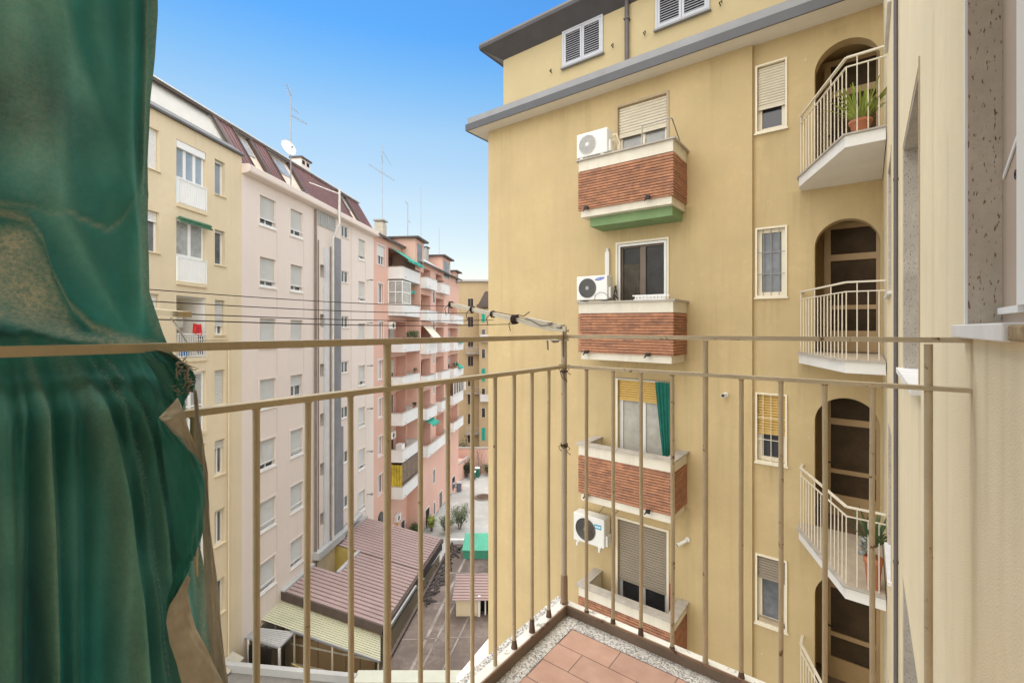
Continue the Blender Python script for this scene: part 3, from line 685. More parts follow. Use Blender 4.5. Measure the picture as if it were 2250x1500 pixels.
# ================================================================== OWN HOUSE (cream wall at the right) and its balcony
O = Frame((0, 0), (-.6113, -.7914))            # x = toward the camera, y = into the wall
YO = .20
ob = thing('house', 'cream plastered house wall with travertine window reveals and the tiled balcony under the camera', 'building', O, (-2, YO, -19.5))
ops = []
for dz in (3.1, 0, -3.1, -6.2):
    ops.append((-4.39, -2.98, -.29+dz, 1.315+dz, .17))
for dz in (0, -3.1, -6.2, 3.1): ops.append((-7.46, -6.37, .40+dz, 1.96+dz, .17))
ops.append((-1.635, -.62, .0, 2.3, .062)); 
m = MB().wall(-9.83, 2.5, -19.5, 8.5, YO, ops)
part('wall', m, CRE, ob)
add_drips(CRE, [(-1.57+2, -.03+19.5, .045, .75, .75), (-1.545+2, -.15+19.5, .07, 1.6, .5), (-1.40+2, -.03+19.5, .10, .55, .35), (-1.25+2, -.03+19.5, .2, .9, .3), (-1.62+2, 2.5+19.5, .02, 2.4, .3), (-2.4+2, 1.2+19.5, .06, 3.0, .25), (-2.0+2, .6+19.5, .05, 2.5, .2), (-3.0+2, -.3+19.5, .12, 1.2, .3)], (.36, .28, .15))
for o in ops[:-1]:
    a, b, c, d, _ = o
    lin = MB().box(a+.001, a+.03, YO+.004, YO+.17, c+.007, d-.002).box(b-.03, b-.001, YO+.004, YO+.17, c+.007, d-.002).box(a+.031, b-.031, YO+.004, YO+.17, d-.03, d-.002)
    w = part('window', ring(MB(), a+.03, b-.03, c, d-.03, YO+.13, YO+.18, .06), ALU, ob)
    part('reveal', lin, TRAV, w)
    part('pane', MB().box(a+.05, b-.05, YO+.16, YO+.17, c+.03, d-.06), GLC, w)
    part('sill', MB().box(a-.03, b+.05, YO-.035, YO+.128, c-.03, c+.006), MARB, w)
    part('edge_strip', MB().box(b, b+.018, YO-.006, YO+.004, c, d), JMB, w)
# nearest window: travertine jamb, beige roller box side, white sash edge
a, b, c, d, _ = ops[-1]
lin = MB().box(a+.001, a+.022, YO+.002, YO+.062, c, d)
w = part('window', MB().box(a-.03, b, YO+.0625, YO+.09, c-.03, d), mat('beige_brown_panel', (.42, .33, .255), var=.06, scale=3), ob, 'nearest window with a beige side panel and white sash')
part('reveal', MB().quad((a+.0015, YO+.001, c), (a+.0015, YO+.062, c), (a+.0015, YO+.062, d), (a+.0015, YO+.001, d)), TRAV, w)
part('corner_bead', MB().box(a-.016, a+.001, YO-.004, YO+.004, c+.012, d), ALU, w)
part('sash', MB().box(-1.43, -1.15, YO+.050, YO+.0625, c+.05, d).bar((-1.61, YO+.060, .365), (-1.43, YO+.060, .44), .003, .012), ALU, w)
part('sash_rail', MB().box(a+.023, -1.42, YO+.050, YO+.063, c+.035, c+.050), ALU, w)
sy = MB(); cx, cz = -1.505, .345
sy.tube([(cx+.010*math.cos(q*.33), YO+.062, cz+.010*math.sin(q*.33)) for q in range(20)], .0012, 5, caps=False).tube([(cx-.006, YO+.062, cz-.004), (cx+.006, YO+.062, cz+.004)], .0012, 5)
part('ring_mark', sy, BLK, w)
si = part('sill', MB().bbox(-1.675, -1.09, YO-.026, YO+.1, -.022, .010, .003), MARB, w)
part('broken_end', MB().bbox(-1.0895, -.6, YO-.02, YO+.1, -.02, .006, .004), mat('rough_brown_mortar', (.33, .24, .13), var=.4, scale=30, bump=.6, bscale=60), si)
st = MB()
# drain pipe
px_ = -4.86
dp = MB().tube([(px_, YO-.02, 8.5), (px_, YO-.02, -19)], .015, 12)
for z in (4.4, 1.2, -1.9, -5.0): dp.tube([(px_, YO-.02, z), (px_, YO-.02, z+.02)], .018, 12)
part('downpipe', dp, PIPE, ob)
part('cable', MB().tube([(-5.2, YO-.008, 8), (-5.2, YO-.008, -10)], .006, 5), CRW, ob)
# balcony floor (frame F: x along the far facade, y away from the wall of the street side)
TILE = bpy.data.materials.new('terracotta_tiles'); TILE.use_nodes = True
def _tile():
    nt = TILE.node_tree; N = nt.nodes; L = nt.links; b = N['Principled BSDF']; b.inputs['Roughness'].default_value = .65
    tc = N.new('ShaderNodeTexCoord'); mp = N.new('ShaderNodeMapping'); L.new(tc.outputs['Object'], mp.inputs[0])
    br = N.new('ShaderNodeTexBrick'); L.new(mp.outputs[0], br.inputs['Vector'])
    br.inputs['Color1'].default_value = (.50, .295, .205, 1); br.inputs['Color2'].default_value = (.44, .26, .185, 1)
    br.inputs['Mortar'].default_value = (.16, .09, .065, 1); br.inputs['Scale'].default_value = 1
    br.inputs['Mortar Size'].default_value = .0018; br.inputs['Brick Width'].default_value = .195; br.inputs['Row Height'].default_value = .0975
    n = N.new('ShaderNodeTexNoise'); n.inputs['Scale'].default_value = 14; n.inputs['Detail'].default_value = 8; L.new(tc.outputs['Object'], n.inputs['Vector'])
    mx = N.new('ShaderNodeMix'); mx.data_type = 'RGBA'; mx.blend_type = 'SOFT_LIGHT'; mx.inputs[0].default_value = .45
    L.new(br.outputs[0], mx.inputs[6]); L.new(n.outputs[0], mx.inputs[7]); L.new(mx.outputs[2], b.inputs['Base Color'])
    n2 = N.new('ShaderNodeTexNoise'); n2.inputs['Scale'].default_value = 120; L.new(tc.outputs['Object'], n2.inputs['Vector'])
    bp = N.new('ShaderNodeBump'); bp.inputs['Strength'].default_value = .25; bp.inputs['Distance'].default_value = .003; L.new(n2.outputs[0], bp.inputs['Height']); L.new(bp.outputs[0], b.inputs['Normal'])
_tile()
ZF, ZK = -1.12, -1.086
RU, RV = -.951, 1.569
R = F0 = Frame((0, 0), (.7914, -.6113))
bal = bpy.data.objects.new('balcony', mesh_of('balcony', MB().box(-1.0, .198, -1.4, 1.60, ZF-.16, ZF-.012), CON, R, (RU, RV, ZF))); C.objects.link(bal)
# part of the house: child in the house's own space
def house_child(o, parent=ob):
    o.parent = parent
    M = Matrix.Translation(R.world(RU, RV, ZF)) @ Matrix.Rotation(R.rot, 4, 'Z')
    P = Matrix.Translation(ob.location) @ Matrix.Rotation(ob.rotation_euler.z, 4, 'Z')
    o.matrix_local = P.inverted() @ M; BASE[o] = (R, (RU, RV, ZF))
house_child(bal)
part('unseen_shade_wall', MB().box(-1.0, .198, -2.42, -2.35, ZF-.16, ZF+2.9), CRE, bal)  # unseen wall added behind the camera to shade bars, cloth and tiles
up = part('upper_balcony', MB().box(-1.0, .198, -2.4, 1.60, ZF+3.1-.2, ZF+3.1), CON, bal)
part('upper_balcony_soffit', MB().box(-.99, .197, -2.39, 1.59, ZF+3.1-.212, ZF+3.1-.201), SOF, up)
gx, gy = -.873, 1.497
part('tiles', MB().quad((gx-.001, -1.4, ZF), (.198, -1.4, ZF), (.198, gy+.001, ZF), (gx-.001, gy+.001, ZF)), TILE, bal)
# tile joints start at the inner corner of the stone border
TILE.node_tree.nodes['Mapping'].inputs['Location'].default_value = (-(gx-RU)+.195*3, -(gy-RV)+.0975*20, 0)
gb = MB().box(-.936, gx-.002, -1.4, 1.562, ZF-.01, ZF+.001).box(gx-.0005, .198, gy+.001, 1.562, ZF-.01, ZF+.001)
part('stone_border', gb, GRN, bal)
kerb = MB().bbox(-1.002, -.9345, -1.4, 1.60, ZF-.16, ZK, .004).bbox(-.9340, .198, 1.5605, 1.60, ZF-.16, ZK, .004)
kb = part('kerb', kerb, GRN, bal)
WPK = rust_mat('chipped_white_kerb_paint', (.74, .71, .62), .62, (.33, .30, .26))
part('kerb_paint', MB().box(-.972, -.937, -1.38, 1.570, ZK-.002, ZK+.003).box(-.936, .196, 1.563, 1.592, ZK-.002, ZK+.003), WPK, kb)
RUSTE = rust_mat('rusty_angle_iron', (.30, .20, .13), .7, (.10, .05, .03))
part('rust_edge', MB().box(-.9375, -.9325, -1.38, 1.5625, ZK-.004, ZK+.005).box(-.9325, .196, 1.5575, 1.5625, ZK-.004, ZK+.005), RUSTE, kb)
part('kerb_face', MB().box(-.9342, -.9315, -1.38, 1.558, ZF, ZK-.003).box(-.9315, .196, 1.5565, 1.5602, ZF, ZK-.003), mat('dirty_brown_kerb_face', (.21, .155, .115), var=.2, scale=6), kb)

# ------------------------------------------------------------------ railing
rt = thing('balcony_railing', 'weathered beige steel balcony railing with rust spots and thin round bars', 'railing', R, (RU, RV, ZK))
ZT, ZM = -.032, -.149
part('top_rail', MB().bar((RU, RV+.014, ZT), (RU, -1.3, ZT), .028, .015), RUSTP, rt)
part('top_rail', MB().bar((RU+.014, RV, ZT+.001), (.2, RV, ZT+.004), .028, .013), RUSTY, rt, 'rust flecked top rail toward the yellow facade')
part('middle_rail', MB().bar((RU, RV+.014, ZM), (RU, -1.3, ZM), .028, .012), RUSTP, rt)
part('middle_rail', MB().bar((RU+.014, RV, ZM), (.2, RV, ZM-.001), .028, .011), RUSTY, rt)
part('post', MB().tube([(RU, RV, ZK), (RU, RV, ZT-.008)], .0115, 12), rust_mat('rusty_post_paint', (.47, .40, .29), .55), rt, 'corner post with a rusted foot')
part('post_foot', MB().tube([(RU, RV, ZK), (RU, RV, ZK+.012), (RU, RV, ZK+.11), (RU, RV, ZK+.115)], [.018, .0145, .0135, .0115], 12), RUSTE, rt)
_rb = random.Random(31)
def bent(x, y, z0, z1, r, n=10):
    a, b = _rb.uniform(-.0022, .0022), _rb.uniform(-.0022, .0022)
    return MB().tube([(x, y, z0), (x+a, y+b, z0+(z1-z0)*.35), (x+a*.6-b*.5, y+b*.8, z0+(z1-z0)*.7), (x, y, z1)], r, n).tube([(x, y, z1-.006), (x, y, z1+.001)], [r, r*1.5], n)
def bar_v(px_): 
    k = (px_-1125)/FPX; return RU*(.7914+.6113*k)/(.7914*k-.6113)
def bar_u(px_):
    k = (px_-1125)/FPX; return RV*(.7914*k-.6113)/(.7914+.6113*k)
feet = mat('rusty_bar_foot', (.14, .09, .06), var=.4, scale=20)
for q, px_ in enumerate((1206, 1169, 1130, 1088, 1038, 984, 924, 770, 677, 563)):
    v = bar_v(px_); part('baluster', bent(RU, v, ZK, ZM-.006, .0068), RUSTP, rt)
    if q < 3: part('baluster_foot', MB().tube([(RU, v, ZK), (RU, v, ZK+.03+.02*(q == 1))], [.012, .0075], 10), feet, rt)
dv = bar_v(770)-bar_v(677)
v = bar_v(563)
for q in range(1, 14):
    part('baluster', bent(RU, v-.105*q, ZK, ZM-.006, .0068), RUSTP, rt)
v = bar_v(851); part('post', MB().tube([(RU, v, ZK), (RU, v, ZT-.008)], .0098, 12), RUSTP, rt)
for q, px_ in enumerate((1289, 1347, 1408, 1477, 1629, 1716, 1812, 1918)):
    u = bar_u(px_); part('baluster', bent(u, RV, ZK, ZM-.006, .0068), RUSTY if q % 2 else RUSTP, rt)
for q, px_ in enumerate((1289, 1347, 1408, 1477, 1629, 1716, 1812, 1918)):
    u = bar_u(px_); part('baluster_foot', MB().tube([(u, RV, ZK), (u, RV, ZK+.012+.01*(q % 3))], [.0105, .0072], 10), feet, rt)
    part('weld', MB().tube([(u, RV, ZM-.011), (u, RV, ZM-.005)], [.0072, .0105], 9), feet if q % 3 == 0 else RUSTY, rt)
for px_ in (1550, 2040):
    u = bar_u(px_); part('post', MB().tube([(u, RV, ZK), (u, RV, ZT-.007)], .0088, 12), RUSTY, rt)
def wire_knot(mb, c, r, n=3, seed=1, tail=.05):
    rn = random.Random(seed)
    for q in range(n):
        z = c[2]+rn.uniform(-.008, .008)
        mb.tube([(c[0]+r*math.cos(a*.6), c[1]+r*math.sin(a*.6), z+.002*math.sin(a+q)) for a in range(12)], .0016, 5)
    for q in range(2):
        a = rn.uniform(0, 6.28); p = Vector(c)+Vector((r*math.cos(a), r*math.sin(a), 0))
        mb.tube([p, p+Vector((.012*math.cos(a), .012*math.sin(a), -.01)), p+Vector((.004, -.01, -tail*.6)), p+Vector((.012, .004, -tail))], .0015, 5)
kn = MB(); wire_knot(kn, (RU, RV, ZM-.012), .0135, 4, 2, .045); wire_knot(kn, (RU, RV, ZM+.0), .02, 3, 5, .03); wire_knot(kn, (RU, RV, -.46), .0135, 4, 9, .035)
part('wire_tie', kn, mat('rusted_wire', (.07, .04, .03), var=.3), rt)

# ------------------------------------------------------------------ clothes line rack
cl = thing('clothes_line', 'ivory clothes line arms clamped to the railing with four dark wires between them', 'clothes line', R, (RU, RV, 0))
ARM = mat('ivory_arm_paint', (.56, .51, .40), var=.12, scale=8, rough=.5)
e0 = Vector((RU-.035, RV, .0)); e1 = Vector((-1.592, RV, .118))
am = MB(); p1 = e0.lerp(e1, .20)
am.bar(p1, e1, .019, .017); part('arm', am, ARM, cl)
part('arm_sleeve', MB().bar(e0.lerp(e1, .02)+Vector((0, 0, .004)), e0.lerp(e1, .24)+Vector((0, 0, .004)), .032, .032), ARM, cl)
ck = MB().bar((RU-.07, RV-.015, .0), (RU+.022, RV-.015, -.008), .03, .010).bar((RU-.07, RV-.015, -.044), (RU+.022, RV-.015, -.044), .03, .006).bar((RU+.012, RV-.016, -.05), (RU+.012, RV-.016, .01), .014, .01)
ck.bar((RU-.05, RV-.0, .012), (RU-.005, RV-.0, .008), .036, .016)
part('clamp', ck, ARM, cl)
sc = MB().tube([(RU+.014, RV-.03, -.11), (RU+.014, RV-.03, -.01)], .0035, 7).tube([(RU-.066, RV-.016, -.085), (RU-.070, RV-.016, -.03)], .0035, 7).tube([(RU-.07, RV-.016, -.035), (RU-.05, RV-.016, -.044), (RU-.04, RV-.016, -.052), (RU-.02, RV-.016, -.05), (RU-.005, RV-.016, -.03)], .005, 7)
sc.box(RU-.02, RU-.002, RV-.03, RV-.01, .002, .006).box(RU-.06, RU-.045, RV-.03, RV-.01, .02, .025)
part('clamp_screw', sc, BRP, cl)
VA = .30
part('arm', MB().bar((-.985, VA, .026), (-1.62, VA, .062), .022, .010), mat('beige_arm_wood', (.58, .47, .30), var=.08), cl)
part('arm_strut', MB().tube([(RU-.01, VA, -.03), (-1.06, VA, .02)], .002, 6), ARM, cl)
WIRE = mat('dark_plastic_wire', (.05, .03, .025), var=.2)
for q, (u, z) in enumerate(((-1.578, .1075), (-1.44, .0713), (-1.317, .0384), (-1.192, .020))):
    pts = [(u, VA+(RV-VA)*s/12, z+.0*s-.010*math.sin(math.pi*s/12)+(.004 if q == 0 else 0)*(1-s/12)) for s in range(13)]
    wm = MB().tube(pts, .0015, 6)
    part('wire', wm, WIRE, cl)
    zz = .0+.118*(u-e0.x)/(e1.x-e0.x); k = MB()
    for t_ in range(3):
        k.tube([(u+.004*t_-.006, RV+.0155*math.cos(a*.55), zz+.0145*math.sin(a*.55)) for a in range(12)], .0018 if q != 3 else .0028, 5)
    k.tube([(u, RV-.02, zz), (u-.01, RV-.035, zz-.02), (u-.005, RV-.03, zz-.05)], .0018, 5)
    if q == 3: 
        k.tube([(u+.01, RV, zz+.02), (u+.05, RV-.01, zz+.012), (u+.08, RV-.01, zz+.03)], .002, 5)
        for t_ in range(4): k.tube([(u+.006*t_-.01, RV-.004+.018*math.cos(a*.6), zz+.018*math.sin(a*.6)) for a in range(11)], .003, 5)
    part('wire_knot', k, WIRE, cl)
part('loose_wire', MB().tube([(-1.3, RV-.015, .075), (-1.2, RV-.02, .058), (-1.1, RV-.02, .035), (-1.05, RV-.02, .012), (-1.0, RV-.02, .015)], .0016, 5), WIRE, cl)

# ------------------------------------------------------------------ faded green awning curtain tied at the rail
def lerp_tab(tab, y):
    if y <= tab[0][0]: return tab[0][1]
    for (a, va), (b, vb) in zip(tab[:-1], tab[1:]):
        if a <= y <= b: return va+(vb-va)*(y-a)/(b-a)
    return tab[-1][1]
def sst(a, b, x):
    t = max(0., min(1., (x-a)/(b-a))); return t*t*(3-2*t)
def curtain_material(name, back=False):
    m = mat(name, (.030, .205, .168) if not back else (.50, .445, .34), rough=.85, var=.22, scale=5, bump=.35, bscale=420, spec=.2)
    nt = m.node_tree; N = nt.nodes; L = nt.links; b = N['Principled BSDF']
    src = b.inputs['Base Color'].links[0].from_socket
    tc = N.new('ShaderNodeTexCoord')
    def noise(sc, vec=None, det=6, ro=.65):
        n = N.new('ShaderNodeTexNoise'); n.inputs['Scale'].default_value = sc; n.inputs['Detail'].default_value = det; n.inputs['Roughness'].default_value = ro
        L.new(vec or tc.outputs['Object'], n.inputs['Vector']); return n.outputs[0]
    def rng(s, a, bb, c=0, d=1):
        r = N.new('ShaderNodeMapRange'); r.inputs[1].default_value = a; r.inputs[2].default_value = bb; r.inputs[3].default_value = c; r.inputs[4].default_value = d
        L.new(s, r.inputs[0]); return r.outputs[0]
    def mix(f, a, c):
        x = N.new('ShaderNodeMix'); x.data_type = 'RGBA'; L.new(f, x.inputs[0]); L.new(a, x.inputs[6]); x.inputs[7].default_value = (*c, 1); return x.outputs[2]
    def mul(a, c):
        x = N.new('ShaderNodeMath'); x.operation = 'MULTIPLY'; L.new(a, x.inputs[0]); L.new(c, x.inputs[1]); return x.outputs[0]
    mp = N.new('ShaderNodeMapping'); mp.inputs['Scale'].default_value = (9, 9, 1.6); L.new(tc.outputs['Object'], mp.inputs[0])
    fade = rng(noise(1.0, mp.outputs[0]), .46, .75, 0, .6)
    cur = mix(fade, src, (.085, .22, .165) if not back else (.25, .21, .14))
    if not back:
        at4 = N.new('ShaderNodeAttribute'); at4.attribute_name = 'lightened'
        cur = mix(mul(at4.outputs['Fac'], rng(noise(60, None, 5, .8), .25, .6, .55, .95)), cur, (.17, .43, .33))  # fold highlights painted into the colour along the crests
        at3 = N.new('ShaderNodeAttribute'); at3.attribute_name = 'stain_and_shade'
        cur = mix(mul(at3.outputs['Fac'], rng(noise(14), .3, .6, .35, 1)), cur, (.03, .065, .065))  # brown dirt band, plus painted shade in fold valleys and under the lip
        at = N.new('ShaderNodeAttribute'); at.attribute_name = 'bleach_and_highlight'
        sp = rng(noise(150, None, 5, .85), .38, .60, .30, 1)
        cur = mix(mul(at.outputs['Fac'], sp), cur, (.52, .46, .31))  # tan bleaching and tide mark, plus painted light on fold edges and ridges
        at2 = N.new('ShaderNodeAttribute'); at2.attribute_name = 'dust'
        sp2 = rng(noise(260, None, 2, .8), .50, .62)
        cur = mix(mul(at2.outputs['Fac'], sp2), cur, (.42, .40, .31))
    L.new(cur, b.inputs['Base Color']); b.inputs['Sheen Weight'].default_value = .12
    tl = N.new('ShaderNodeBsdfTranslucent'); L.new(cur, tl.inputs['Color']); ms = N.new('ShaderNodeMixShader'); ms.inputs[0].default_value = .20
    L.new(b.outputs[0], ms.inputs[1]); L.new(tl.outputs[0], ms.inputs[2]); L.new(ms.outputs[0], N['Material Output'].inputs['Surface'])
    return m
CURM = curtain_material('faded_green_canvas'); CURB = curtain_material('beige_canvas_reverse', True)
EDGE = [(0, 347), (100, 341), (200, 331), (350, 325), (500, 325), (640, 329), (690, 345), (735, 360), (765, 372), (800, 400), (835, 412), (862, 418), (900, 430), (960, 440), (1040, 448), (1130, 456), (1270, 470), (1400, 485), (1500, 496), (1800, 540)]
def uvz(px_, py_, u):
    """point on the plane u = const (along the railing) at a photo pixel"""
    k = (px_-1125)/FPX; v = u*(.7914+.6113*k)/(.7914*k-.6113); Y = -.6113*u+.7914*v
    return (u, v, (HY-py_)/FPX*Y)

ct = thing('awning_curtain', 'faded torn weathered green canvas awning curtain bunched and tied at the balcony rail', 'curtain', R, (-.98, .1, ZF))
def line_vz(pts, u):
    """curve on the cloth given as photo pixels -> list of (z, v) from low to high"""
    q = [uvz(x, y, u) for x, y in pts]; return sorted((c[2], c[1]) for c in q)
def crest(pts, w, a, steep=.45, u=-.90): return (line_vz(pts, u), w, a, steep)
LOW = [crest([(8, 790), (12, 1100), (8, 1500), (5, 1800)], .014, .026, .6),
       crest([(62, 780), (50, 1000), (42, 1300), (38, 1500), (30, 1800)], .011, .020, .35),
       crest([(88, 780), (103, 900), (108, 1100), (112, 1300), (118, 1500), (124, 1800)], .013, .034, .35),
       crest([(140, 780), (152, 860), (160, 950), (165, 1040)], .010, .010, .6),
       crest([(186, 780), (212, 850), (246, 950), (268, 1100), (290, 1300), (308, 1500), (330, 1800)], .030, .036, .22),
       crest([(228, 785), (268, 880), (300, 1000), (322, 1200), (345, 1400), (360, 1500), (380, 1800)], .012, .016, .4),
       crest([(262, 785), (305, 880), (338, 1000), (356, 1200), (380, 1400), (395, 1500), (420, 1800)], .014, .022, .3),
       crest([(310, 785), (352, 870), (372, 960), (384, 1100), (400, 1300), (430, 1500), (455, 1800)], .016, .020, .5)]
UPP = [crest([(-60, -400), (20, 0), (60, 200), (75, 400)], .035, .020, .8, -1.02),
       crest([(60, -400), (100, 0), (150, 150), (200, 280), (250, 420)], .030, .022, .7, -1.02),
       crest([(180, -400), (205, 0), (225, 150), (262, 330), (285, 560)], .022, .012, .8, -1.02),
       crest([(322, -400), (319, 0), (316, 180), (312, 330), (308, 420)], .0055, .011, .5, -1.02),
       crest([(128, 470), (175, 560), (215, 640), (250, 700), (285, 738)], .020, .014, .6, -1.02),
       crest([(282, 420), (296, 560), (300, 660), (305, 735)], .016, .013, .5, -1.02)]
SAGE = line_vz([(-80, 452), (0, 470), (60, 486), (92, 530), (112, 600), (150, 672), (200, 718), (262, 742), (330, 752)], -1.02)
SAGV = sorted((v, z) for z, v in SAGE)
LIP = sorted((c[1], c[2]) for c in [uvz(x, y, -1.0) for x, y in [(-120, 672), (0, 692), (60, 708), (120, 727), (200, 744), (270, 754), (345, 757), (420, 760)]])
TIDE = sorted((c[1], c[2]) for c in [uvz(x, y, -1.02) for x, y in [(-60, 440), (40, 456), (85, 462), (112, 474), (150, 468), (195, 488), (236, 506), (262, 486), (280, 452), (300, 425)]])
def build_curtain():
    NZ, NX = 330, 240; z0, z1 = -1.06, 1.25; vl = -.22
    vs = []; fs = []; bl = []; du = []; st = []; fa = []
    from mathutils import noise as mn
    for j in range(NZ+1):
        z = z0+(z1-z0)*j/NZ
        yr = 722-z*FPX/.80
        pe = lerp_tab(EDGE, yr); k = (pe-1125)/FPX
        ub = -1.02+.115*sst(-.035, -.125, z)
        vr = ub*(.7914+.6113*k)/(.7914*k-.6113)+.0012*math.sin(z*37)*sst(.05, -.1, z)
        for i in range(NX+1):
            p = i/NX; v = vl+(vr-vl)*p; u = ub; B = D = S = A = 0.
            n1 = mn.noise((v*9, z*4, 1.7)); n2 = mn.noise((v*28, z*14, 5.1)); n3 = mn.noise((v*70, z*70, 9.))
            if z > -.05:
                on = sst(-.035, .0, z)
                for tab, w, am, sp in UPP:
                    if z < tab[0][0]-.03: continue
                    vc = lerp_tab(tab, z); d = (v-vc)/w; d = d/sp if d > 0 else d
                    e_ = math.exp(-d*d)*on*sst(tab[0][0]-.03, tab[0][0]+.05, z); u += 1.3*am*e_; A = max(A, e_*min(1, am*42))
                zl = lerp_tab(LIP, v); dl = z-zl
                zs = lerp_tab(SAGV, v); ds = zs-z                                # > 0 inside the sagging bag
                inside = sst(-.004, .014, ds)*sst(.28, .22, v)
                bag = .034*inside*sst(-.004, .03, dl)*(1-.55*sst(.05, .22, dl))
                u += bag*on
                u += .010*math.exp(-(ds/.010)**2)*sst(.27, .2, v)*on                 # fold edge of the bag
                u += -.045*sst(.004, -.014, dl)*on                                   # cloth tucks in below the lip
                u += (.010*math.sin((dl*1.0+v*.22)*230)*sst(.004, -.01, dl))*on       # gathers under the lip
                u += (.004*n1+.0022*n2)*on
                tz = z-lerp_tab(TIDE, v); u += .0035*math.exp(-(tz/.007)**2)*on
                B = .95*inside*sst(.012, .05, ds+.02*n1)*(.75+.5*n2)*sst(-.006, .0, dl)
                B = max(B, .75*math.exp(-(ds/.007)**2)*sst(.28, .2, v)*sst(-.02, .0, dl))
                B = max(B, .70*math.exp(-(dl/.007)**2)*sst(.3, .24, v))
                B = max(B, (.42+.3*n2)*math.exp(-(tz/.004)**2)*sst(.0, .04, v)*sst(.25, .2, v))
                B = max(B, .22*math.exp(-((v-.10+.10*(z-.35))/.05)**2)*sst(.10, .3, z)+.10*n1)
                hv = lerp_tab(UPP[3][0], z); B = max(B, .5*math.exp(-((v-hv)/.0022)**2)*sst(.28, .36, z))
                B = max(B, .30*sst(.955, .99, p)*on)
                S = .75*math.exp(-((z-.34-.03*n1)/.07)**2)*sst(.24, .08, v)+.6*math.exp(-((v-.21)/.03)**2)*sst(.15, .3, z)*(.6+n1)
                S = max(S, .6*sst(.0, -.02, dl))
            if z < -.015:
                g = sst(-.02, -.13, z)
                for tab, w, am, sp in LOW:
                    vc = lerp_tab(tab, z); ww = w*(.65+.35*sst(-.05, -.35, z)); d = (v-vc)/ww; d = d/sp if d > 0 else d
                    e_ = math.exp(-d*d)*g; u += 1.8*am*(.45+.55*sst(-.05, -.4, z))*e_; A = max(A, e_*min(1, am*34)*(.5+.5*sst(-.05, -.3, z)))
                u += .0065*math.sin((v-.05*(z+.1)*(v-.12)*9)*2*math.pi/.031+n1*2.2)*g*sst(-.9, -.1, z+.25*0)+(.004*n1+.0022*n2)*g+.004*math.sin(v*520+math.sin(z*30)*1.5)*sst(-.16, -.06, z)*g
                u += -.05*sst(.90, 1.0, p)**1.4*g
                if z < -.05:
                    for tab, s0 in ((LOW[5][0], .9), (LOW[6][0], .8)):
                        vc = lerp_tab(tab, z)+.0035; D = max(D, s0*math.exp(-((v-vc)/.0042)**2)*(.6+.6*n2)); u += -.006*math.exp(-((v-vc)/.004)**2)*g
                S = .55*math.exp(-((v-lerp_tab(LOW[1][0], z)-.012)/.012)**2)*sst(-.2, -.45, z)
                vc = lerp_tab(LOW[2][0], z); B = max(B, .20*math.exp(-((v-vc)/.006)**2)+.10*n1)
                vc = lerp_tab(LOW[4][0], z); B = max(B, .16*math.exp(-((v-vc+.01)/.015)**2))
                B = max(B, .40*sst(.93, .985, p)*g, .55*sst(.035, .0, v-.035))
            vs.append((u, v, z)); bl.append(min(1, max(0, B))); du.append(min(1, max(0, D))); st.append(min(1, max(0, S))); fa.append(min(1, max(0, A*(.75+.6*n1+.4*n2))))
    W = NX+1
    for j in range(NZ):
        for i in range(NX): fs.append((j*W+i, j*W+i+1, (j+1)*W+i+1, (j+1)*W+i))
    m = MB(); m.v = vs; m.f = fs; m.sm = [True]*len(fs)
    o = part('cloth', m, CURM, ct)
    for nm, data in (('bleach_and_highlight', bl), ('dust', du), ('stain_and_shade', st), ('lightened', fa)):
        a = o.data.attributes.new(nm, 'FLOAT', 'POINT'); a.data.foreach_set('value', data)
build_curtain()
def flap(name, pts, u, curl, m, lab=None, wr=.004, uR=None, K=14, sub=4):
    """a turned-over piece of cloth: curved sheet between two edge curves given as photo pixels"""
    mb = MB(); rows = []
    for (a, b), (c, d) in zip(pts[:-1], pts[1:]):
        for t in range(sub):
            t /= sub; rows.append((Vector((*a, 0)).lerp(Vector((*c, 0)), t), Vector((*b, 0)).lerp(Vector((*d, 0)), t)))
    rows.append((Vector((*pts[-1][0], 0)), Vector((*pts[-1][1], 0))))
    for r_, (l, r) in enumerate(rows):
        A = Vector(uvz(l.x, l.y, u)); B = Vector(uvz(r.x, r.y, uR or u))
        for q in range(K+1):
            s = q/K; P = A.lerp(B, s); P.x += curl*math.sin(math.pi*s)+wr*math.sin(s*11+r_*.55)+wr*.5*math.sin(s*23-r_*.9); mb.v.append(tuple(P))
    for j in range(len(rows)-1):
        for q in range(K): mb.f.append((j*(K+1)+q, j*(K+1)+q+1, (j+1)*(K+1)+q+1, (j+1)*(K+1)+q)); mb.sm.append(True)
    return part(name, mb, m, ct, lab)
flap('turned_flap', [((349, 917), (352, 921)), ((366, 898), (368, 945)), ((392, 873), (396, 962)), ((398, 890), (412, 985)), ((410, 930), (428, 1000)), ((425, 975), (438, 1014)), ((439, 1015), (440, 1019))], -.842, .010, CURB, 'beige reverse side of the cloth, folded over', .0015)
flap('turned_flap', [((412, 1262), (414, 1266)), ((394, 1290), (412, 1300)), ((374, 1330), (420, 1345)), ((364, 1365), (432, 1380)), ((372, 1410), (452, 1420)), ((388, 1455), (472, 1462)), ((402, 1510), (498, 1510)), ((420, 1620), (520, 1620))], -.838, .010, CURB, 'long beige reverse edge hanging at the bottom', .002)
flap('hanging_strip', [((345, 920), (352, 925)), ((352, 960), (441, 1012)), ((360, 1000), (450, 1060)), ((370, 1080), (452, 1110)), ((378, 1150), (444, 1165)), ((386, 1200), (430, 1217)), ((390, 1222), (424, 1224))], -.853, .018, CURM, None, .003)
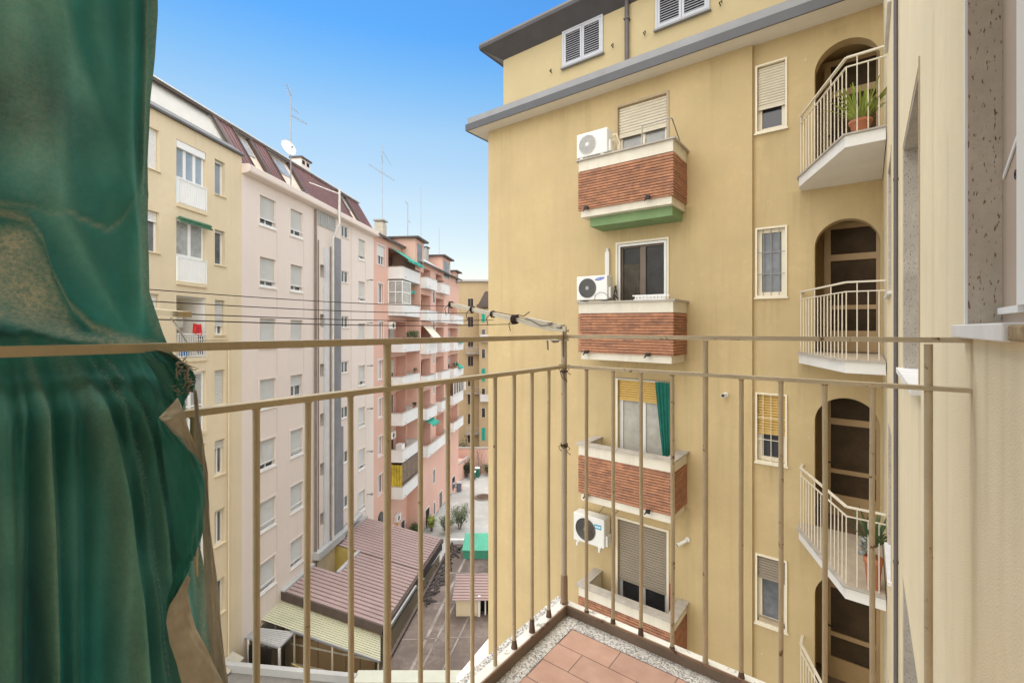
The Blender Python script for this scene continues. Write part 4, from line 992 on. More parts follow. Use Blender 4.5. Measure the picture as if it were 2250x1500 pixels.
flap('frayed_edge', [((424, 850), (430, 862)), ((428, 930), (444, 960)), ((434, 1010), (456, 1040)), ((440, 1100), (462, 1140)), ((446, 1200), (474, 1260)), ((452, 1320), (488, 1390)), ((462, 1440), (502, 1500)), ((480, 1600), (530, 1620))], -.875, .006, CURB, 'long faded grey beige outer edge of the cloth', .003)
flap('hanging_strip', [((392, 1222), (424, 1226)), ((380, 1270), (412, 1256)), ((370, 1310), (396, 1280)), ((366, 1340), (374, 1325))], -.856, .008, CURM, None, .002)
flap('knot_fold', [((318, 772), (352, 770)), ((334, 790), (392, 788)), ((350, 812), (424, 816)), ((372, 838), (434, 838)), ((392, 856), (426, 862))], -.935, .016, CURM, None, .006, -.90)
flap('knot_fold', [((300, 778), (330, 774)), ((328, 806), (366, 800)), ((350, 836), (402, 842)), ((362, 866), (416, 870)), ((372, 890), (398, 896))], -.915, .018, CURM, None, .005, -.885)
flap('knot_fold', [((330, 770), (344, 766)), ((360, 776), (384, 780)), ((392, 792), (414, 806)), ((414, 812), (430, 834))], -.905, .012, CURB, 'frayed beige fold at the knot', .004)
tf = MB(); rn = random.Random(4)
for q in range(70):
    x, y = rn.uniform(384, 420), rn.uniform(792, 868); a = rn.uniform(0, 6.28); L_ = rn.uniform(6, 22)
    P = Vector(uvz(x, y, -.885+rn.uniform(-.01, .01))); Q = Vector(uvz(x+L_*math.cos(a), y+L_*math.sin(a)*.8, -.88+rn.uniform(-.01, .01)))
    tf.tube([P, P.lerp(Q, .5)+Vector((0, 0, rn.uniform(-.004, .004))), Q], [.0011, .0008, .0003], 4)
part('torn_threads', tf, CURB, ct)

# ================================================================== LEFT SIDE OF THE COURT
LF = Frame((-15.78, 0), (.1342, .991), -.01273)
def lx(px_, y=0): return LF.x(px_, y)
def lz(px_, py_, y=0): return LF.z(px_, py_, y)
GZ = -19.5
# ------------------------------------------------------------------ sand coloured house (nearest on the left)
cb = thing('apartment_building', 'sand coloured apartment house with glazed in white verandas, left edge behind the curtain', 'building', LF, (17, 0, GZ))
xa, xb = lx(150), lx(531)
v0, v1 = lx(387.5), lx(453); r0, r1 = lx(472), lx(494.5); l1 = lx(350); l0 = l1-1.35
TOPS = [7.73-3.1*i for i in range(8)]
ops = []
for i, t in enumerate(TOPS):
    if i < 7: ops.append((r0, r1, t-1.54, t, .22))
    ops.append((l0, l1, t-1.54, t, .22)); ops.append((v0, v1, t-2.50, t+.03, 1.3 if i == 2 else .24))
part('wall', MB().wall(xa, xb, GZ, 8.50, 0, ops), LCRE, cb)
part('eave_flashing', MB().profx([(-.14, 8.44), (-.14, 8.52), (.55, 9.02), (.6, 9.0), (.05, 8.44)], xa, xb+.03), mat('lead_flashing', (.115, .115, .115), var=.25, scale=1.2, rough=.7), cb)
rsh = [0, 0, .75, 1, .25, 0, 0]
for i, t in enumerate(TOPS):
    if i < 7: window(cb, r0, r1, t-1.54, t, 0, .22, gm=GLS if i == 0 else GLM, sm=SHG, shut=rsh[i] if rsh[i] else .08, sashes=1 if i < 2 else 2, fw=.07, sill=.06, sillm=LCRE, pitch=.07)
    window(cb, l0, l1, t-1.54, t, 0, .22, gm=GLM, sm=ALU, shut=[1, .25, .5, .8, 1, .6, 1, 1][i], sill=.06, sillm=LCRE, pitch=.07)
    f = t-2.50
    if i in (0, 1, 3, 4, 5):
        w = window(cb, v0+.02, v1-.02, f+(1.02 if i < 3 else .0), t, 0, .16, gm=GLS if i == 0 else GLC, sashes=3 if i == 0 else 2, fw=.09, trans=None if i < 3 else f+1.1)
        if i == 0: part('shutter_box', MB().box(v0+.03, v1-.03, .02, .2, t-.26, t+.02), ALU, w)
        if i < 2:
            pn = MB().box(v0+.06, v1-.06, -.03, .02, f+.05, f+.96)
            for k in range(14): xx = v0+.09+(v1-v0-.18)*k/13; pn.box(xx-.012, xx+.012, -.042, -.03, f+.06, f+.95)
            p = part('balcony_panel', pn, ALU, cb); rr = MB()
            rr.bar((v0+.02, -.05, f+1.0), (v1-.02, -.05, f+1.0), .04, .04); rr.tube([(v0+.03, -.05, f), (v0+.03, -.05, f+1)], .02, 6).tube([(v1-.03, -.05, f), (v1-.03, -.05, f+1)], .02, 6)
            part('handrail', rr, ALU, p)
    part('balcony_edge', MB().box(v0-.02, v1+.02, -.06, .02, f-.14, f+.02), LCRE, cb)
i = 1; t = TOPS[1]
aw = MB().tube([(v0-.02, -.16, t-.02), (v1+.04, -.16, t-.02)], .085, 12).tube([(v0-.04, -.25, t-.14), (v1+.05, -.25, t-.14)], .04, 8)
part('rolled_awning', aw, mat('green_awning_roll', (.07, .17, .10), var=.3, scale=8), cb)
# open loggia of the third storey
t = TOPS[2]; f = t-2.5
lg = MB(); lg.quad((v0, 1.3, f), (v1, 1.3, f), (v1, 1.3, t+.03), (v0, 1.3, t+.03)).quad((v0+.006, .03, f), (v0+.006, .03, t+.02), (v0+.006, 1.29, t+.02), (v0+.006, 1.29, f)).quad((v1-.006, .03, t+.02), (v1-.006, .03, f), (v1-.006, 1.29, f), (v1-.006, 1.29, t+.02)).quad((v0+.006, .03, t+.02), (v1-.006, .03, t+.02), (v1-.006, 1.29, t+.02), (v0+.006, 1.29, t+.02))
lo = part('loggia', lg, WHT, cb)
part('loggia_door', ring(MB(), v0+.1, v0+.75, f, t-.2, 1.18, 1.27, .07).box(v0+.16, v0+.7, 1.26, 1.28, f+.05, t-.25), ALU, lo)
rl = MB(); rl.bar((v0, -.03, f+1.0), (v1, -.03, f+1.0), .04, .03); rl.bar((v0, -.03, f+.08), (v1, -.03, f+.08), .03, .03)
for k in range(13): xx = v0+.05+(v1-v0-.1)*k/12; rl.tube([(xx, -.03, f+.08), (xx, -.03, f+1.0)], .01, 5)
part('railing', rl, ALU, lo)
xp = lx(500)
part('downpipe', MB().tube([(xp, -.06, TOPS[3]+1.2), (xp, -.06, -15.6), (xp-.1, -.06, -15.9), (xp-.9, -.07, -16.3)], .035, 8).tube([(xp-1.9, -.03, TOPS[2]-1.75), (xp, -.05, TOPS[2]-1.72)], .02, 6), LCRE, cb)
B = thing('wall_boiler', 'white gas boiler on the loggia back wall of the sand coloured house', 'boiler', LF, (v0+1.1, 1.0, f+1.5))
part('casing', MB().bbox(v0+.95, v0+1.38, .98, 1.29, f+1.25, f+1.98, .02), ACW, B)
part('pipes', MB().tube([(v0+1.05, 1.15, f+1.25), (v0+1.05, 1.15, f+1.05)], .015, 6).tube([(v0+1.15, 1.15, f+1.25), (v0+1.16, 1.15, f+1.1)], .015, 6).tube([(v0+1.27, 1.15, f+1.25), (v0+1.27, 1.15, f+1.0)], .015, 6), STL, B)
def cloth_sheet(x0, x1, y, z0, z1, seed, pinch=.0):
    rn = random.Random(seed); m = MB(); n, k = 10, 8; ph = rn.uniform(0, 6)
    for j in range(k+1):
        for i_ in range(n+1):
            s = i_/n; q = j/k; c = (x0+x1)/2; wx = (x0+(x1-x0)*s); wx = c+(wx-c)*(1-pinch*q)
            m.v.append((wx, y+.03*math.sin(s*9+ph+q)*(.3+q), z1+(z0-z1)*q+.02*math.sin(s*5+ph)))
    for j in range(k):
        for i_ in range(n): m.f.append((j*(n+1)+i_, j*(n+1)+i_+1, (j+1)*(n+1)+i_+1, (j+1)*(n+1)+i_)); m.sm.append(True)
    return m
single('red_laundry', 'red garment with white front hanging over the loggia railing of the sand coloured house', 'laundry', cloth_sheet(v0+.8, v0+1.2, -.02, f+.95, f+1.42, 3, -.1), mat('red_cloth', (.55, .03, .03), var=.5, scale=7), LF, (v0+1, 0, f+1))
single('blue_laundry', 'blue cloth hanging low behind the loggia railing bars', 'laundry', cloth_sheet(v0+.25, v0+.75, .12, f+.1, f+.65, 5), mat('blue_cloth', (.03, .16, .40), var=.4, scale=6), LF, (v0+.5, .1, f))
single('grey_laundry', 'dark grey cloth hanging behind the loggia railing, right of the red garment', 'laundry', cloth_sheet(v0+1.2, v0+1.65, .12, f+.15, f+.9, 8), mat('grey_cloth', (.16, .17, .2), var=.5, scale=9), LF, (v0+1.4, .1, f))
# air conditioner with cover at the foot
x, z = LF.at(512, 1470, -.45)
T = thing('air_conditioner', 'cream air conditioner under a sloping metal cover at the foot of the sand coloured wall', 'air conditioner', LF, (x, 0, z), 'outdoor air conditioning units')
part('casing', MB().bbox(x-.45, x+.40, -.48, -.10, z-.42, z+.12, .02), CRW, T)
gm_ = MB()
for k in range(8): gm_.box(x-.455, x-.45, -.44, -.14, z-.38+k*.055, z-.35+k*.055)
part('fan_grille', gm_, BLK, T)
part('cover', MB().add([(x-.52, -.62, z+.18), (x+.5, -.62, z+.18), (x+.5, -.02, z+.42), (x-.52, -.02, z+.42), (x-.52, -.62, z+.21), (x+.5, -.62, z+.21), (x+.5, -.02, z+.45), (x-.52, -.02, z+.45)], [(3, 2, 1, 0), (4, 5, 6, 7), (0, 1, 5, 4), (1, 2, 6, 5), (3, 0, 4, 7)]), mat('dull_cream_cover', (.40, .37, .29), var=.1), T)

# ------------------------------------------------------------------ pale pink house
pb = thing('apartment_building', 'pale pink apartment house with shuttered windows and a maroon mansard roof', 'building', LF, (28, 0, GZ))
xc, xd = xb+.001, lx(821)
c1 = (lx(570.5), lx(605.5)); c2 = (lx(638), lx(665)); c3 = (lx(787.5), lx(802))
s1 = (lx(703.5), lx(714)); s2 = (lx(750.5), lx(766))
PT = [7.02-3.1*i for i in range(8)]
ST = [7.75-3.1*i for i in range(8)]
ops = []
for t in PT:
    for c in (c1, c2, c3): ops.append((c[0], c[1], t-1.50, t, .2))
for i, t in enumerate(ST):
    zt = t-.28; ops.append((s2[0], s2[1], zt-.80, zt, .12))
    if i: ops.append((s1[0], s1[1], zt-.80, zt, .3))
part('wall', MB().wall(xc, xd, GZ, 7.72, 0, ops), PNK, pb)
SHF = {0: (.76, .72, .82), 1: (.80, .80, .85), 2: (1., 1., 1.), 3: (1., .42, .78), 4: (.82, .92, .97), 5: (.93, .94, .86), 6: (.90, .88, .92), 7: (1, 1, 1)}
for i, t in enumerate(PT):
    for j, c in enumerate((c1, c2, c3)):
        sh = SHF[i][j]
        w = window(pb, c[0], c[1], t-1.50, t, 0, .2, gm=GLM, sm=SHG, shut=sh, fw=.06, sill=.05, sillm=WHT, sur=.09, surm=PNK, rail=True, pitch=.06)
        part('seam', MB().box(c[1]+.10, c[1]+.115, -.006, .0, t-3.1+.1, t-1.62), JMB, w)
for i, t in enumerate(ST):
    zt = t-.28
    w = window(pb, s2[0], s2[1], zt-.80, zt, 0, .12, gm=GLM, fw=.055, sill=.04, sillm=PNK)
    if i: window(pb, s1[0], s1[1], zt-.80, zt, 0, .3, gm=GLM, fw=.05)
part('cornice', MB().profx([(-.38, 7.72), (-.42, 7.78), (-.42, 8.06), (-.36, 8.10), (.06, 8.12), (.06, 7.66), (-.1, 7.66)], xc, xd+.15), PNK, pb)
# mansard
MH, MD = 2.62, 1.60; MZ = 7.98
def onroof(x, y, z): return (x, y+.06+(z-MZ)/MH*MD, z)
d0 = (lx(150), LF.x(464, 1.55)); 
dd_ = [(lx(567.8, .1), lx(605, .1)), (lx(635.4, .1), lx(685, .1)), (lx(781, .1), lx(800, .1))]
m = MB(); xm0, xm1 = lx(150), lx(829)
m.wall(xm0, xm1, MZ, MZ+MH, 0, [(d0[0], d0[1], MZ+.15, MZ+MH-.12, .0)]+[(a, b, MZ+.12, MZ+MH-.2, .0) for a, b in dd_])
n = int((xm1-xm0)/.28)
cuts = [d0]+dd_
for k in range(n):
    x = xm0+k*.28
    if any(a-.05 < x < b+.02 for a, b in cuts): continue
    m.box(x, x+.06, -.035, .001, MZ+.02, MZ+MH)
m.v = [onroof(*p) for p in m.v]
rf = part('roof', m, MAR, pb)
part('roof_side', MB().add([onroof(xm1, 0, MZ), onroof(xm1, 0, MZ+MH), (xm1, 5, MZ+MH), (xm1, 5, MZ)], [(0, 1, 2, 3)]), MAR, rf)
tm = MB().profx([(MD+.0, MZ+MH-.05), (MD-.12, MZ+MH), (MD-.05, MZ+MH+.10), (MD+5, MZ+MH+.7), (MD+5, MZ+MH+.5)], xm0, xm1+.05)
part('roof_cap', tm, GROOF, rf)
def trim(*bx):
    t_ = MB().box(*bx); t_.v = [onroof(*p) for p in t_.v]; part('roof_trim', t_, DBR, rf)
trim(xm0, d0[1]+.02, -.10, .06, MZ+MH-.14, MZ+MH-.02); trim(d0[1], d0[1]+.22, -.10, .02, MZ+.1, MZ+MH-.142)
for a, b in dd_: trim(a-.06, a, -.09, .02, MZ+.02, MZ+MH-.1); trim(a, b+.06, -.09, .02, MZ+MH-.22, MZ+MH-.12)
m = MB().quad((d0[0], .12, MZ+.1), (d0[1], .12, MZ+.1), (d0[1], .12, MZ+MH-.1), (d0[0], .12, MZ+MH-.1)); m.v = [onroof(*p) for p in m.v]
part('attic_wall', m, mat('dull_white_attic', (.50, .485, .44), var=.06), rf)
for a, b in dd_:
    m = MB().quad((a, .16, MZ+.1), (b, .16, MZ+.1), (b, .16, MZ+MH-.18), (a, .16, MZ+MH-.18)).quad((a, 0, MZ+.12), (b, 0, MZ+.12), (b, .16, MZ+.1), (a, .16, MZ+.1)); m.v = [onroof(*p) for p in m.v]
    dm = part('dormer', m, mat('dormer_plaster', (.62, .52, .42), var=.08), rf)
    for bx in ((b-.22, b+.02, -.06, .5, MZ+.1, MZ+MH-.225), (a-.02, a+.03, -.06, .5, MZ+.1, MZ+MH-.225)):
        ck = MB().box(*bx); ck.v = [onroof(*p) for p in ck.v]; part('dormer_cheek', ck, DBR, dm)
    wn = MB(); wn.box(a+(b-a)*.25, a+(b-a)*.7, .12, .155, MZ+1.25, MZ+2.2); wn.v = [onroof(*p) for p in wn.v]
    part('dormer_window', wn, GLC, dm)
x = lx(672, 2.2); zc = LF.z(663, 372, 2.2)
m = MB().box(x-1.0, x, 1.9, 2.6, MZ+MH-.2, MZ+MH+.85)
ch = part('chimney', m, PNK, pb)
part('chimney_cap', MB().box(x-1.1, x+.1, 1.8, 2.7, MZ+MH+.85, MZ+MH+.95), DBR, ch)
part('chimney_vent', MB().box(x-.9, x-.6, 1.895, 1.9, MZ+MH+.5, MZ+MH+.75).box(x-.4, x-.1, 1.895, 1.9, MZ+MH+.5, MZ+MH+.75), DARK, ch)
# pipes and ducts
x = lx(694, -.1); part('downpipe', MB().tube([(x, -.1, 7.6), (x, -.1, -14.4)], .07, 8), BRP, pb)
x = lx(700, -.08); part('thin_pipe', MB().tube([(x, -.08, 5.8), (x, -.08, -14.4)], .035, 6), BRP, pb)
m = MB(); 
for k in range(8): x = lx(698)+k*.27; m.box(x, x+.2, -.05, 0, 6.75, 7.68)
part('slat_panel', m, GROOF, pb)
m = MB().box(lx(716.5, -.16), lx(724.5, -.16), -.16, -.005, -13.8, 5.5)
part('air_duct', m, mat('pale_grey_duct', (.58, .585, .59), var=.12, scale=.5), pb)
x = lx(726.5, -.2); part('dark_pipe', MB().tube([(x, -.2, 5.6), (x, -.2, -13.8)], .06, 6), BRP, pb)
x = lx(732, -.3); xq = lx(746, -.6); zt = lz(745, 414, -.6); zb_ = lz(745, 492, -.6)
part('flue_pipe', MB().tube([(xq, -.6, zt), (xq, -.6, zb_), (xq-.2, -.58, zb_-.2), (x+.1, -.36, zb_-.75), (x, -.3, zb_-.95), (x, -.3, -13.4)], .075, 10), mat('grey_white_flue', (.56, .54, .50), var=.1), pb)
part('flue_bracket', MB().tube([(xq, -.6, zt-.35), (lx(680, .3), .3, zt-.2)], .03, 6), WHT, pb)
m = MB().box(lx(736, -.1), lx(749.5, -.1), -.10, -.005, -6.2, lz(740, 522, -.1)).box(lx(736, -.1)-.02, lx(754, -.1), -.12, -.005, -13.8, -6.2)
part('cladding_shaft', m, mat('slate_grey_cladding', (.23, .23, .24), var=.18, scale=.5, grime=.3, dirt=(.13, .11, .1)), pb)
x = lx(771); part('wall_joint', MB().box(x, x+.03, -.008, 0, -15, 7.6), JMB, pb)
for k in range(8):
    x, z = LF.at(812, 616+94*k-0, -.2); z = 4.15-3.1*k+1.0 if False else z
    part('awning_bracket', MB().tube([(x, 0, z), (x, -.35, z+.05)], .035, 6).box(x-.08, x+.12, -.45, -.3, z-.02, z+.08), STL, pb)

# ------------------------------------------------------------------ roof things: antennas and dish
def yagi(mb, p, d, L, n, el):
    p = Vector(p); d = Vector(d).normalized(); q = d.cross(Vector((0, 0, 1))).normalized()
    mb.tube([p, p+d*L], .014, 5)
    for k in range(n):
        c = p+d*L*(k+.3)/n; e = el*(1-.35*k/n); mb.tube([c-q*e/2, c+q*e/2], .008, 4)
ANT = mat('antenna_aluminium', (.34, .34, .35), var=.1, rough=.5, metal=.3)
x = lx(639, .15); zt = lz(639, 206, .15)
T = thing('television_antenna', 'tall roof antenna mast carrying several aerials, beside the white satellite dish', 'antenna', LF, (x, .15, MZ+.3))
part('mast', MB().tube([(x, .15, MZ+.1), (x, .15, zt)], [.035, .022], 7), ANT, T)
m = MB(); yagi(m, (x, .15, zt-.10), (-1, -.35, .18), .95, 7, .35); part('aerial', m, ANT, T)
m = MB(); yagi(m, (x, .15, lz(639, 236, .15)), (.6, -.5, -.35), .5, 5, .3); part('aerial', m, ANT, T)
m = MB(); yagi(m, (x, .15, lz(639, 253, .15)), (1, -.2, 0), 1.2, 8, .4); part('aerial', m, ANT, T)
m = MB(); yagi(m, (x, .15, lz(639, 408, .15)), (1, 0, .0), 2.2, 6, .5); part('aerial', m, ANT, T)
x2 = lx(632, -.15); z2 = lz(632, 326, -.15)
D = thing('satellite_dish', 'round white satellite dish on the mast above the pink mansard roof', 'satellite dish', LF, (x2, -.15, z2))
aim = Vector((-.35, -.9, .3)).normalized(); sd = aim.cross(Vector((0, 0, 1))).normalized(); upv = sd.cross(aim)
vs = []; fs = []; n = 26
for k, (r_, dp_) in enumerate(((0.001, .0), (.15, .012), (.29, .045), (.42, .095), (.43, .085), (.43, .11))):
    for j in range(n):
        a = 2*math.pi*j/n; vs.append(Vector((x2, -.15, z2))+sd*r_*math.cos(a)+upv*r_*1.05*math.sin(a)+aim*dp_)
for k in range(5):
    for j in range(n): fs.append((k*n+j, k*n+(j+1) % n, (k+1)*n+(j+1) % n, (k+1)*n+j))
part('reflector', MB().add(vs, fs, True), ACW, D)
c = Vector((x2, -.15, z2)); lp = c+aim*.45-upv*.12
part('feed_arm', MB().tube([c-upv*.4+aim*.09, lp], .012, 6).tube([lp-aim*.02, lp-aim*.14], .035, 8), STL, D)
part('mount', MB().tube([c, c-aim*.12, Vector((x, .15, z2-.1))], .025, 6), STL, D)
def mast(label, px_, y_top, y_bot, depth, items, group='thin masts on the far roofs', r=.03):
    x = lx(px_, depth); zt, zb2 = lz(px_, y_top, depth), lz(px_, y_bot, depth)
    T = thing('television_antenna', label, 'antenna', LF, (x, depth, zb2), group)
    part('mast', MB().tube([(x, depth, zb2), (x, depth, zt)], [r, r*.7], 6), ANT, T)
    for (fy, d, L, n, el) in items:
        m = MB(); yagi(m, (x, depth, lz(px_, fy, depth)), d, L, n, el); part('aerial', m, ANT, T)
mast('thin mast with a wide flat cross aerial over the ridge, left of the far masts', 840, 318, 482, 2.0, [(331, (.9, .1, -.1), 3.0, 3, .2), (380, (1, -.1, .02), 2.4, 8, .7), (380, (-1, .1, -.02), 2.4, 8, .7), (358, (-.8, -.3, .4), 1.0, 3, .3)])
mast('thin mast with one short aerial at its tip, standing on the first salmon tower', 896, 448, 524, 1.5, [(449, (-1, -.1, .05), 1.0, 6, .3), (484, (1, .1, 0), 1.1, 5, .3)], r=.05)
mast('bare whip mast, tallest of those on the salmon towers', 925, 410, 525, 1.0, [], r=.03)
mast('faint bare mast over the second salmon tower', 965, 500, 560, 1.0, [], r=.03)

# ------------------------------------------------------------------ salmon house with white balconies
sb = thing('apartment_building', 'salmon pink apartment house with stacked white balconies and roof towers', 'building', LF, (47, 0, GZ))
sx0 = xd+.001; sA = 43.75; NB = -1.3
wc = (lx(830.5), lx(842)); wc0 = (lx(828.5), lx(845.5))
WT = [7.25-3.1*i for i in range(8)]
ops = [(wc0[0], wc0[1], WT[0]-1.55, WT[0], .18)]+[(wc[0], wc[1], t-1.6, t, .18) for t in WT[1:7]]
AX0, AX1 = 39.35, sA-.02
AT = [5.73-3.1*i for i in range(7)]
doorsA = [(39.42, sA-.25, t-1.05, t+1.62, .95) for t in AT]
dA = [(a, b, t-1.05, t+1.25) for t in AT for a, b in ((39.9, 40.8), (41.7, 42.6))]
NBL = ((44.0, 46.9), (48.7, 51.65), (53.45, 57.8))
dB = [(a, b, t-1.05, t+1.2) for t in [5.4-3.1*i for i in range(6)] for a, b in ((44.6, 45.4), (46.0, 46.7), (49.2, 50.0), (50.6, 51.3), (54.2, 55.0), (56.0, 56.9)) if not (a > 53 and t > 5)]
part('wall', MB().wall(sx0, sA, GZ, 7.9, 0, ops+doorsA).wall(sA, 58.2, GZ, 6.75, NB, [(a, b, t-1.05, t+1.0 if t > 5 else t+1.55, .9) for i, t in enumerate([5.4-3.1*i for i in range(6)]) for a, b in NBL if not (i == 0 and a > 53)]).quad((sA, 0, GZ), (sA, NB, GZ), (sA, NB, 6.75), (sA, 0, 6.75)).quad((58.2, NB, GZ), (58.2, 8, GZ), (58.2, 8, 6.75), (58.2, NB, 6.75)), SAL, sb)
m = MB()
for a, b, c, d, e in doorsA: m.quad((a, e, c), (b, e, c), (b, e, d), (a, e, d))
for i, t in enumerate([5.4-3.1*i for i in range(6)]):
    for a, b in NBL: m.quad((a, NB+.9, t-1.05), (b, NB+.9, t-1.05), (b, NB+.9, t+1.55), (a, NB+.9, t+1.55))
part('loggia_wall', m, SAL, sb)
window(sb, *wc0, WT[0]-1.55, WT[0], 0, .18, gm=GLM, sm=ALU, shut=.55, sashes=3, sill=.05, sur=.09, fw=.07)
rn = random.Random(21)
for t in WT[1:7]: window(sb, *wc, t-1.6, t, 0, .18, gm=rn.choice([GLM, GLC]), sashes=2, sill=.05, sur=.08, fw=.07)
ag = WT[7]-1.9
m = MB().box(wc[0]-.05, wc[1]+.05, -.02, .0, ag, WT[7]-.5).add([(( wc[0]+wc[1])/2+(.05+(wc[1]-wc[0])/2)*math.cos(math.pi*k/12), -.02, WT[7]-.5+.55*math.sin(math.pi*k/12)) for k in range(13)], [tuple(range(13))])
part('arched_window', m, GLD, sb)
for (a, b, c, d) in dA: window(sb, a, b, c, d, .72, .18, gm=rn.choice([GLD, GLM, GLC]), sashes=2, fw=.06, fm=rn.choice([ALU, ALU, WOOD]), sm=SHG, shut=rn.choice([0, 0, .3, .5]))
for a, b, c, d in dB: window(sb, a, b, c, d, NB+.67, .2, gm=rn.choice([GLD, GLD, GLM, GLC]), sashes=2, fw=.06, fm=rn.choice([ALU, WOOD, ALU]), sm=rn.choice([SHG, SHT]), shut=rn.choice([0, 0, .4, .9]))
def lbal(x0, x1, y1, y0, t, h=1.02):
    f = t-h
    m = MB().box(x0, x1, y0, y0+.1, f, t).box(x0, x0+.1, y0+.1, y1, f, t).box(x1-.1, x1, y0+.1, y1, f, t).box(x0+.1, x1-.1, y0+.1, y1, f+.02, f+.14)
    b = part('balcony', m, WHB, sb)
    part('coping', MB().box(x0-.03, x1+.03, y0-.03, y0+.13, t, t+.04).box(x0-.03, x0+.13, y0+.13, y1, t, t+.04).box(x1-.13, x1+.03, y0+.13, y1, t, t+.04), COP, b)
    part('drain_spout', MB().tube([(x0+.5, y0, f+.2), (x0+.5, y0-.15, f+.18)], .025, 6), STL, b)
    return b
balA = [lbal(AX0, AX1, 0, -1.30, t) for t in AT]
BT2 = [5.4-3.1*i for i in range(6)]
for i, t in enumerate(BT2):
    if i == 5: lbal(43.9, 51.7, NB, -2.05, t-.4); 
    else:
        lbal(43.9, 47.0, NB, -1.97, t); lbal(48.6, 51.75, NB, -1.97, t)
    if i > 0: lbal(53.3, 57.9, NB, -2.0, t)
for (x0_, x1_, y_, z0_, z1_, mm) in ((45.2, 46.6, NB, GZ, -17.0, DARK), (47.8, 48.5, NB, -18.6, -17.2, GLM), (49.8, 51.0, NB, GZ, -16.9, GLD), (52.6, 53.6, NB, -18.4, -17.1, GLM), (55.0, 56.4, NB, GZ, -16.9, DARK), (42.2, 43.2, 0, GZ, -17.0, GLD), (47.6, 48.4, NB, -15.3, -13.8, GLM), (52.4, 53.1, NB, -15.4, -13.8, GLM), (52.4, 53.1, NB, -9.3, -7.7, GLM), (52.4, 53.1, NB, -6.2, -4.6, GLM), (47.6, 48.3, NB, -9.2, -7.7, GLM), (47.6, 48.3, NB, -6.1, -4.6, GLC), (47.6, 48.3, NB, -3.0, -1.5, GLC), (47.6, 48.3, NB, .1, 1.6, GLM), (47.6, 48.3, NB, 3.2, 4.7, GLM)):
    w = part('window', ring(MB(), x0_, x1_, z0_, z1_, y_-.04, y_-.005, .07), WHB, sb); part('pane', MB().box(x0_+.05, x1_-.05, y_-.02, y_-.006, z0_+.05, z1_-.05), mm, w)
part('base_course', MB().box(sA+.01, 58.2, NB-.03, NB, GZ, GZ+.9), CON, sb)
# eaves, roofs, towers
part('roof', MB().profx([(-.35, 7.88), (-.35, 8.0), (3.2, 10.0), (3.2, 9.8)], sx0, sA).profx([(NB-.35, 6.72), (NB-.35, 6.84), (2, 9.2), (2, 9.0)], sA+.001, 58.3), GROOF, sb)
part('gutter', MB().profx([(-.45, 7.86), (-.47, 7.99), (-.34, 7.99), (-.34, 7.86)], sx0, sA).profx([(NB-.47, 6.70), (NB-.49, 6.83), (NB-.36, 6.83), (NB-.36, 6.70)], sA, 58.3), GUT, sb)
for (a, b, zt, y0) in ((42.4, 44.75, 8.75, NB-.02), (51.0, 54.3, 8.55, NB-.02), (56.3, 58.1, 7.6, NB-.02)):
    tw = part('roof_tower', MB().box(a, b, y0, 3.5, 5.9, zt), SAL, sb)
    part('tower_roof', MB().box(a-.35, b+.35, y0-.4, 3.8, zt, zt+.16), DBR, tw)
    part('louvre_window', MB().box(a+.55, b-.5, y0-.02, y0, 6.3, zt-.35), GLM, tw)
x = lx(836, 1.6); z0 = LF.z(836, 506, 1.6)
m = MB().box(x-.42, x+.42, 1.2, 2.0, 8.2, 9.95).box(x-.3, x+.3, 1.3, 1.9, 9.95, 10.12); ch = part('chimney', m, mat('weathered_chimney', (.47, .42, .33), var=.15), sb)
part('chimney_cap', MB().box(x-.52, x+.52, 1.1, 2.1, 10.12, 10.24), CON, ch)
x = 50.0; ch = part('chimney', MB().box(x-.4, x+.4, 0, .9, 7.5, 9.3), CON, sb); part('chimney_cap', MB().box(x-.5, x+.5, -.1, 1, 9.3, 9.42), DBR, ch)
def awn(x0, x1, y0, z0, y1, z1, parent=sb):
    n = 12; m = MB(); st = MB()
    for k in range(n):
        a = x0+(x1-x0)*k/n; b = x0+(x1-x0)*(k+1)/n
        (st if k % 4 == 3 else m).quad((a, y0, z0), (b, y0, z0), (b, y1, z1), (a, y1, z1))
        (st if k % 4 == 3 else m).quad((a, y1, z1), (b, y1, z1), (b, y1, z1-.18), (a, y1, z1-.18))
    w = part('awning', m, TEAL, parent); part('awning_stripe', st, TEALS, w)
awn(39.5, 43.6, -.1, 7.45, -1.75, 6.35); awn(41.4, 43.4, -.1, 4.45, -1.0, 3.95); awn(55.2, 57.2, NB-.05, -.35, NB-.9, -.85); awn(55.2, 57.2, NB-.05, -3.4, NB-.9, -3.9); awn(44.5, 46.6, NB-.05, -8.1, NB-1.0, -8.6)
awn2 = MB().quad((44.3, NB-.05, .9), (46.8, NB-.05, .9), (46.8, NB-1.2, -.35), (44.3, NB-1.2, -.35)); part('awning', awn2, CRW, sb, 'cream awning')
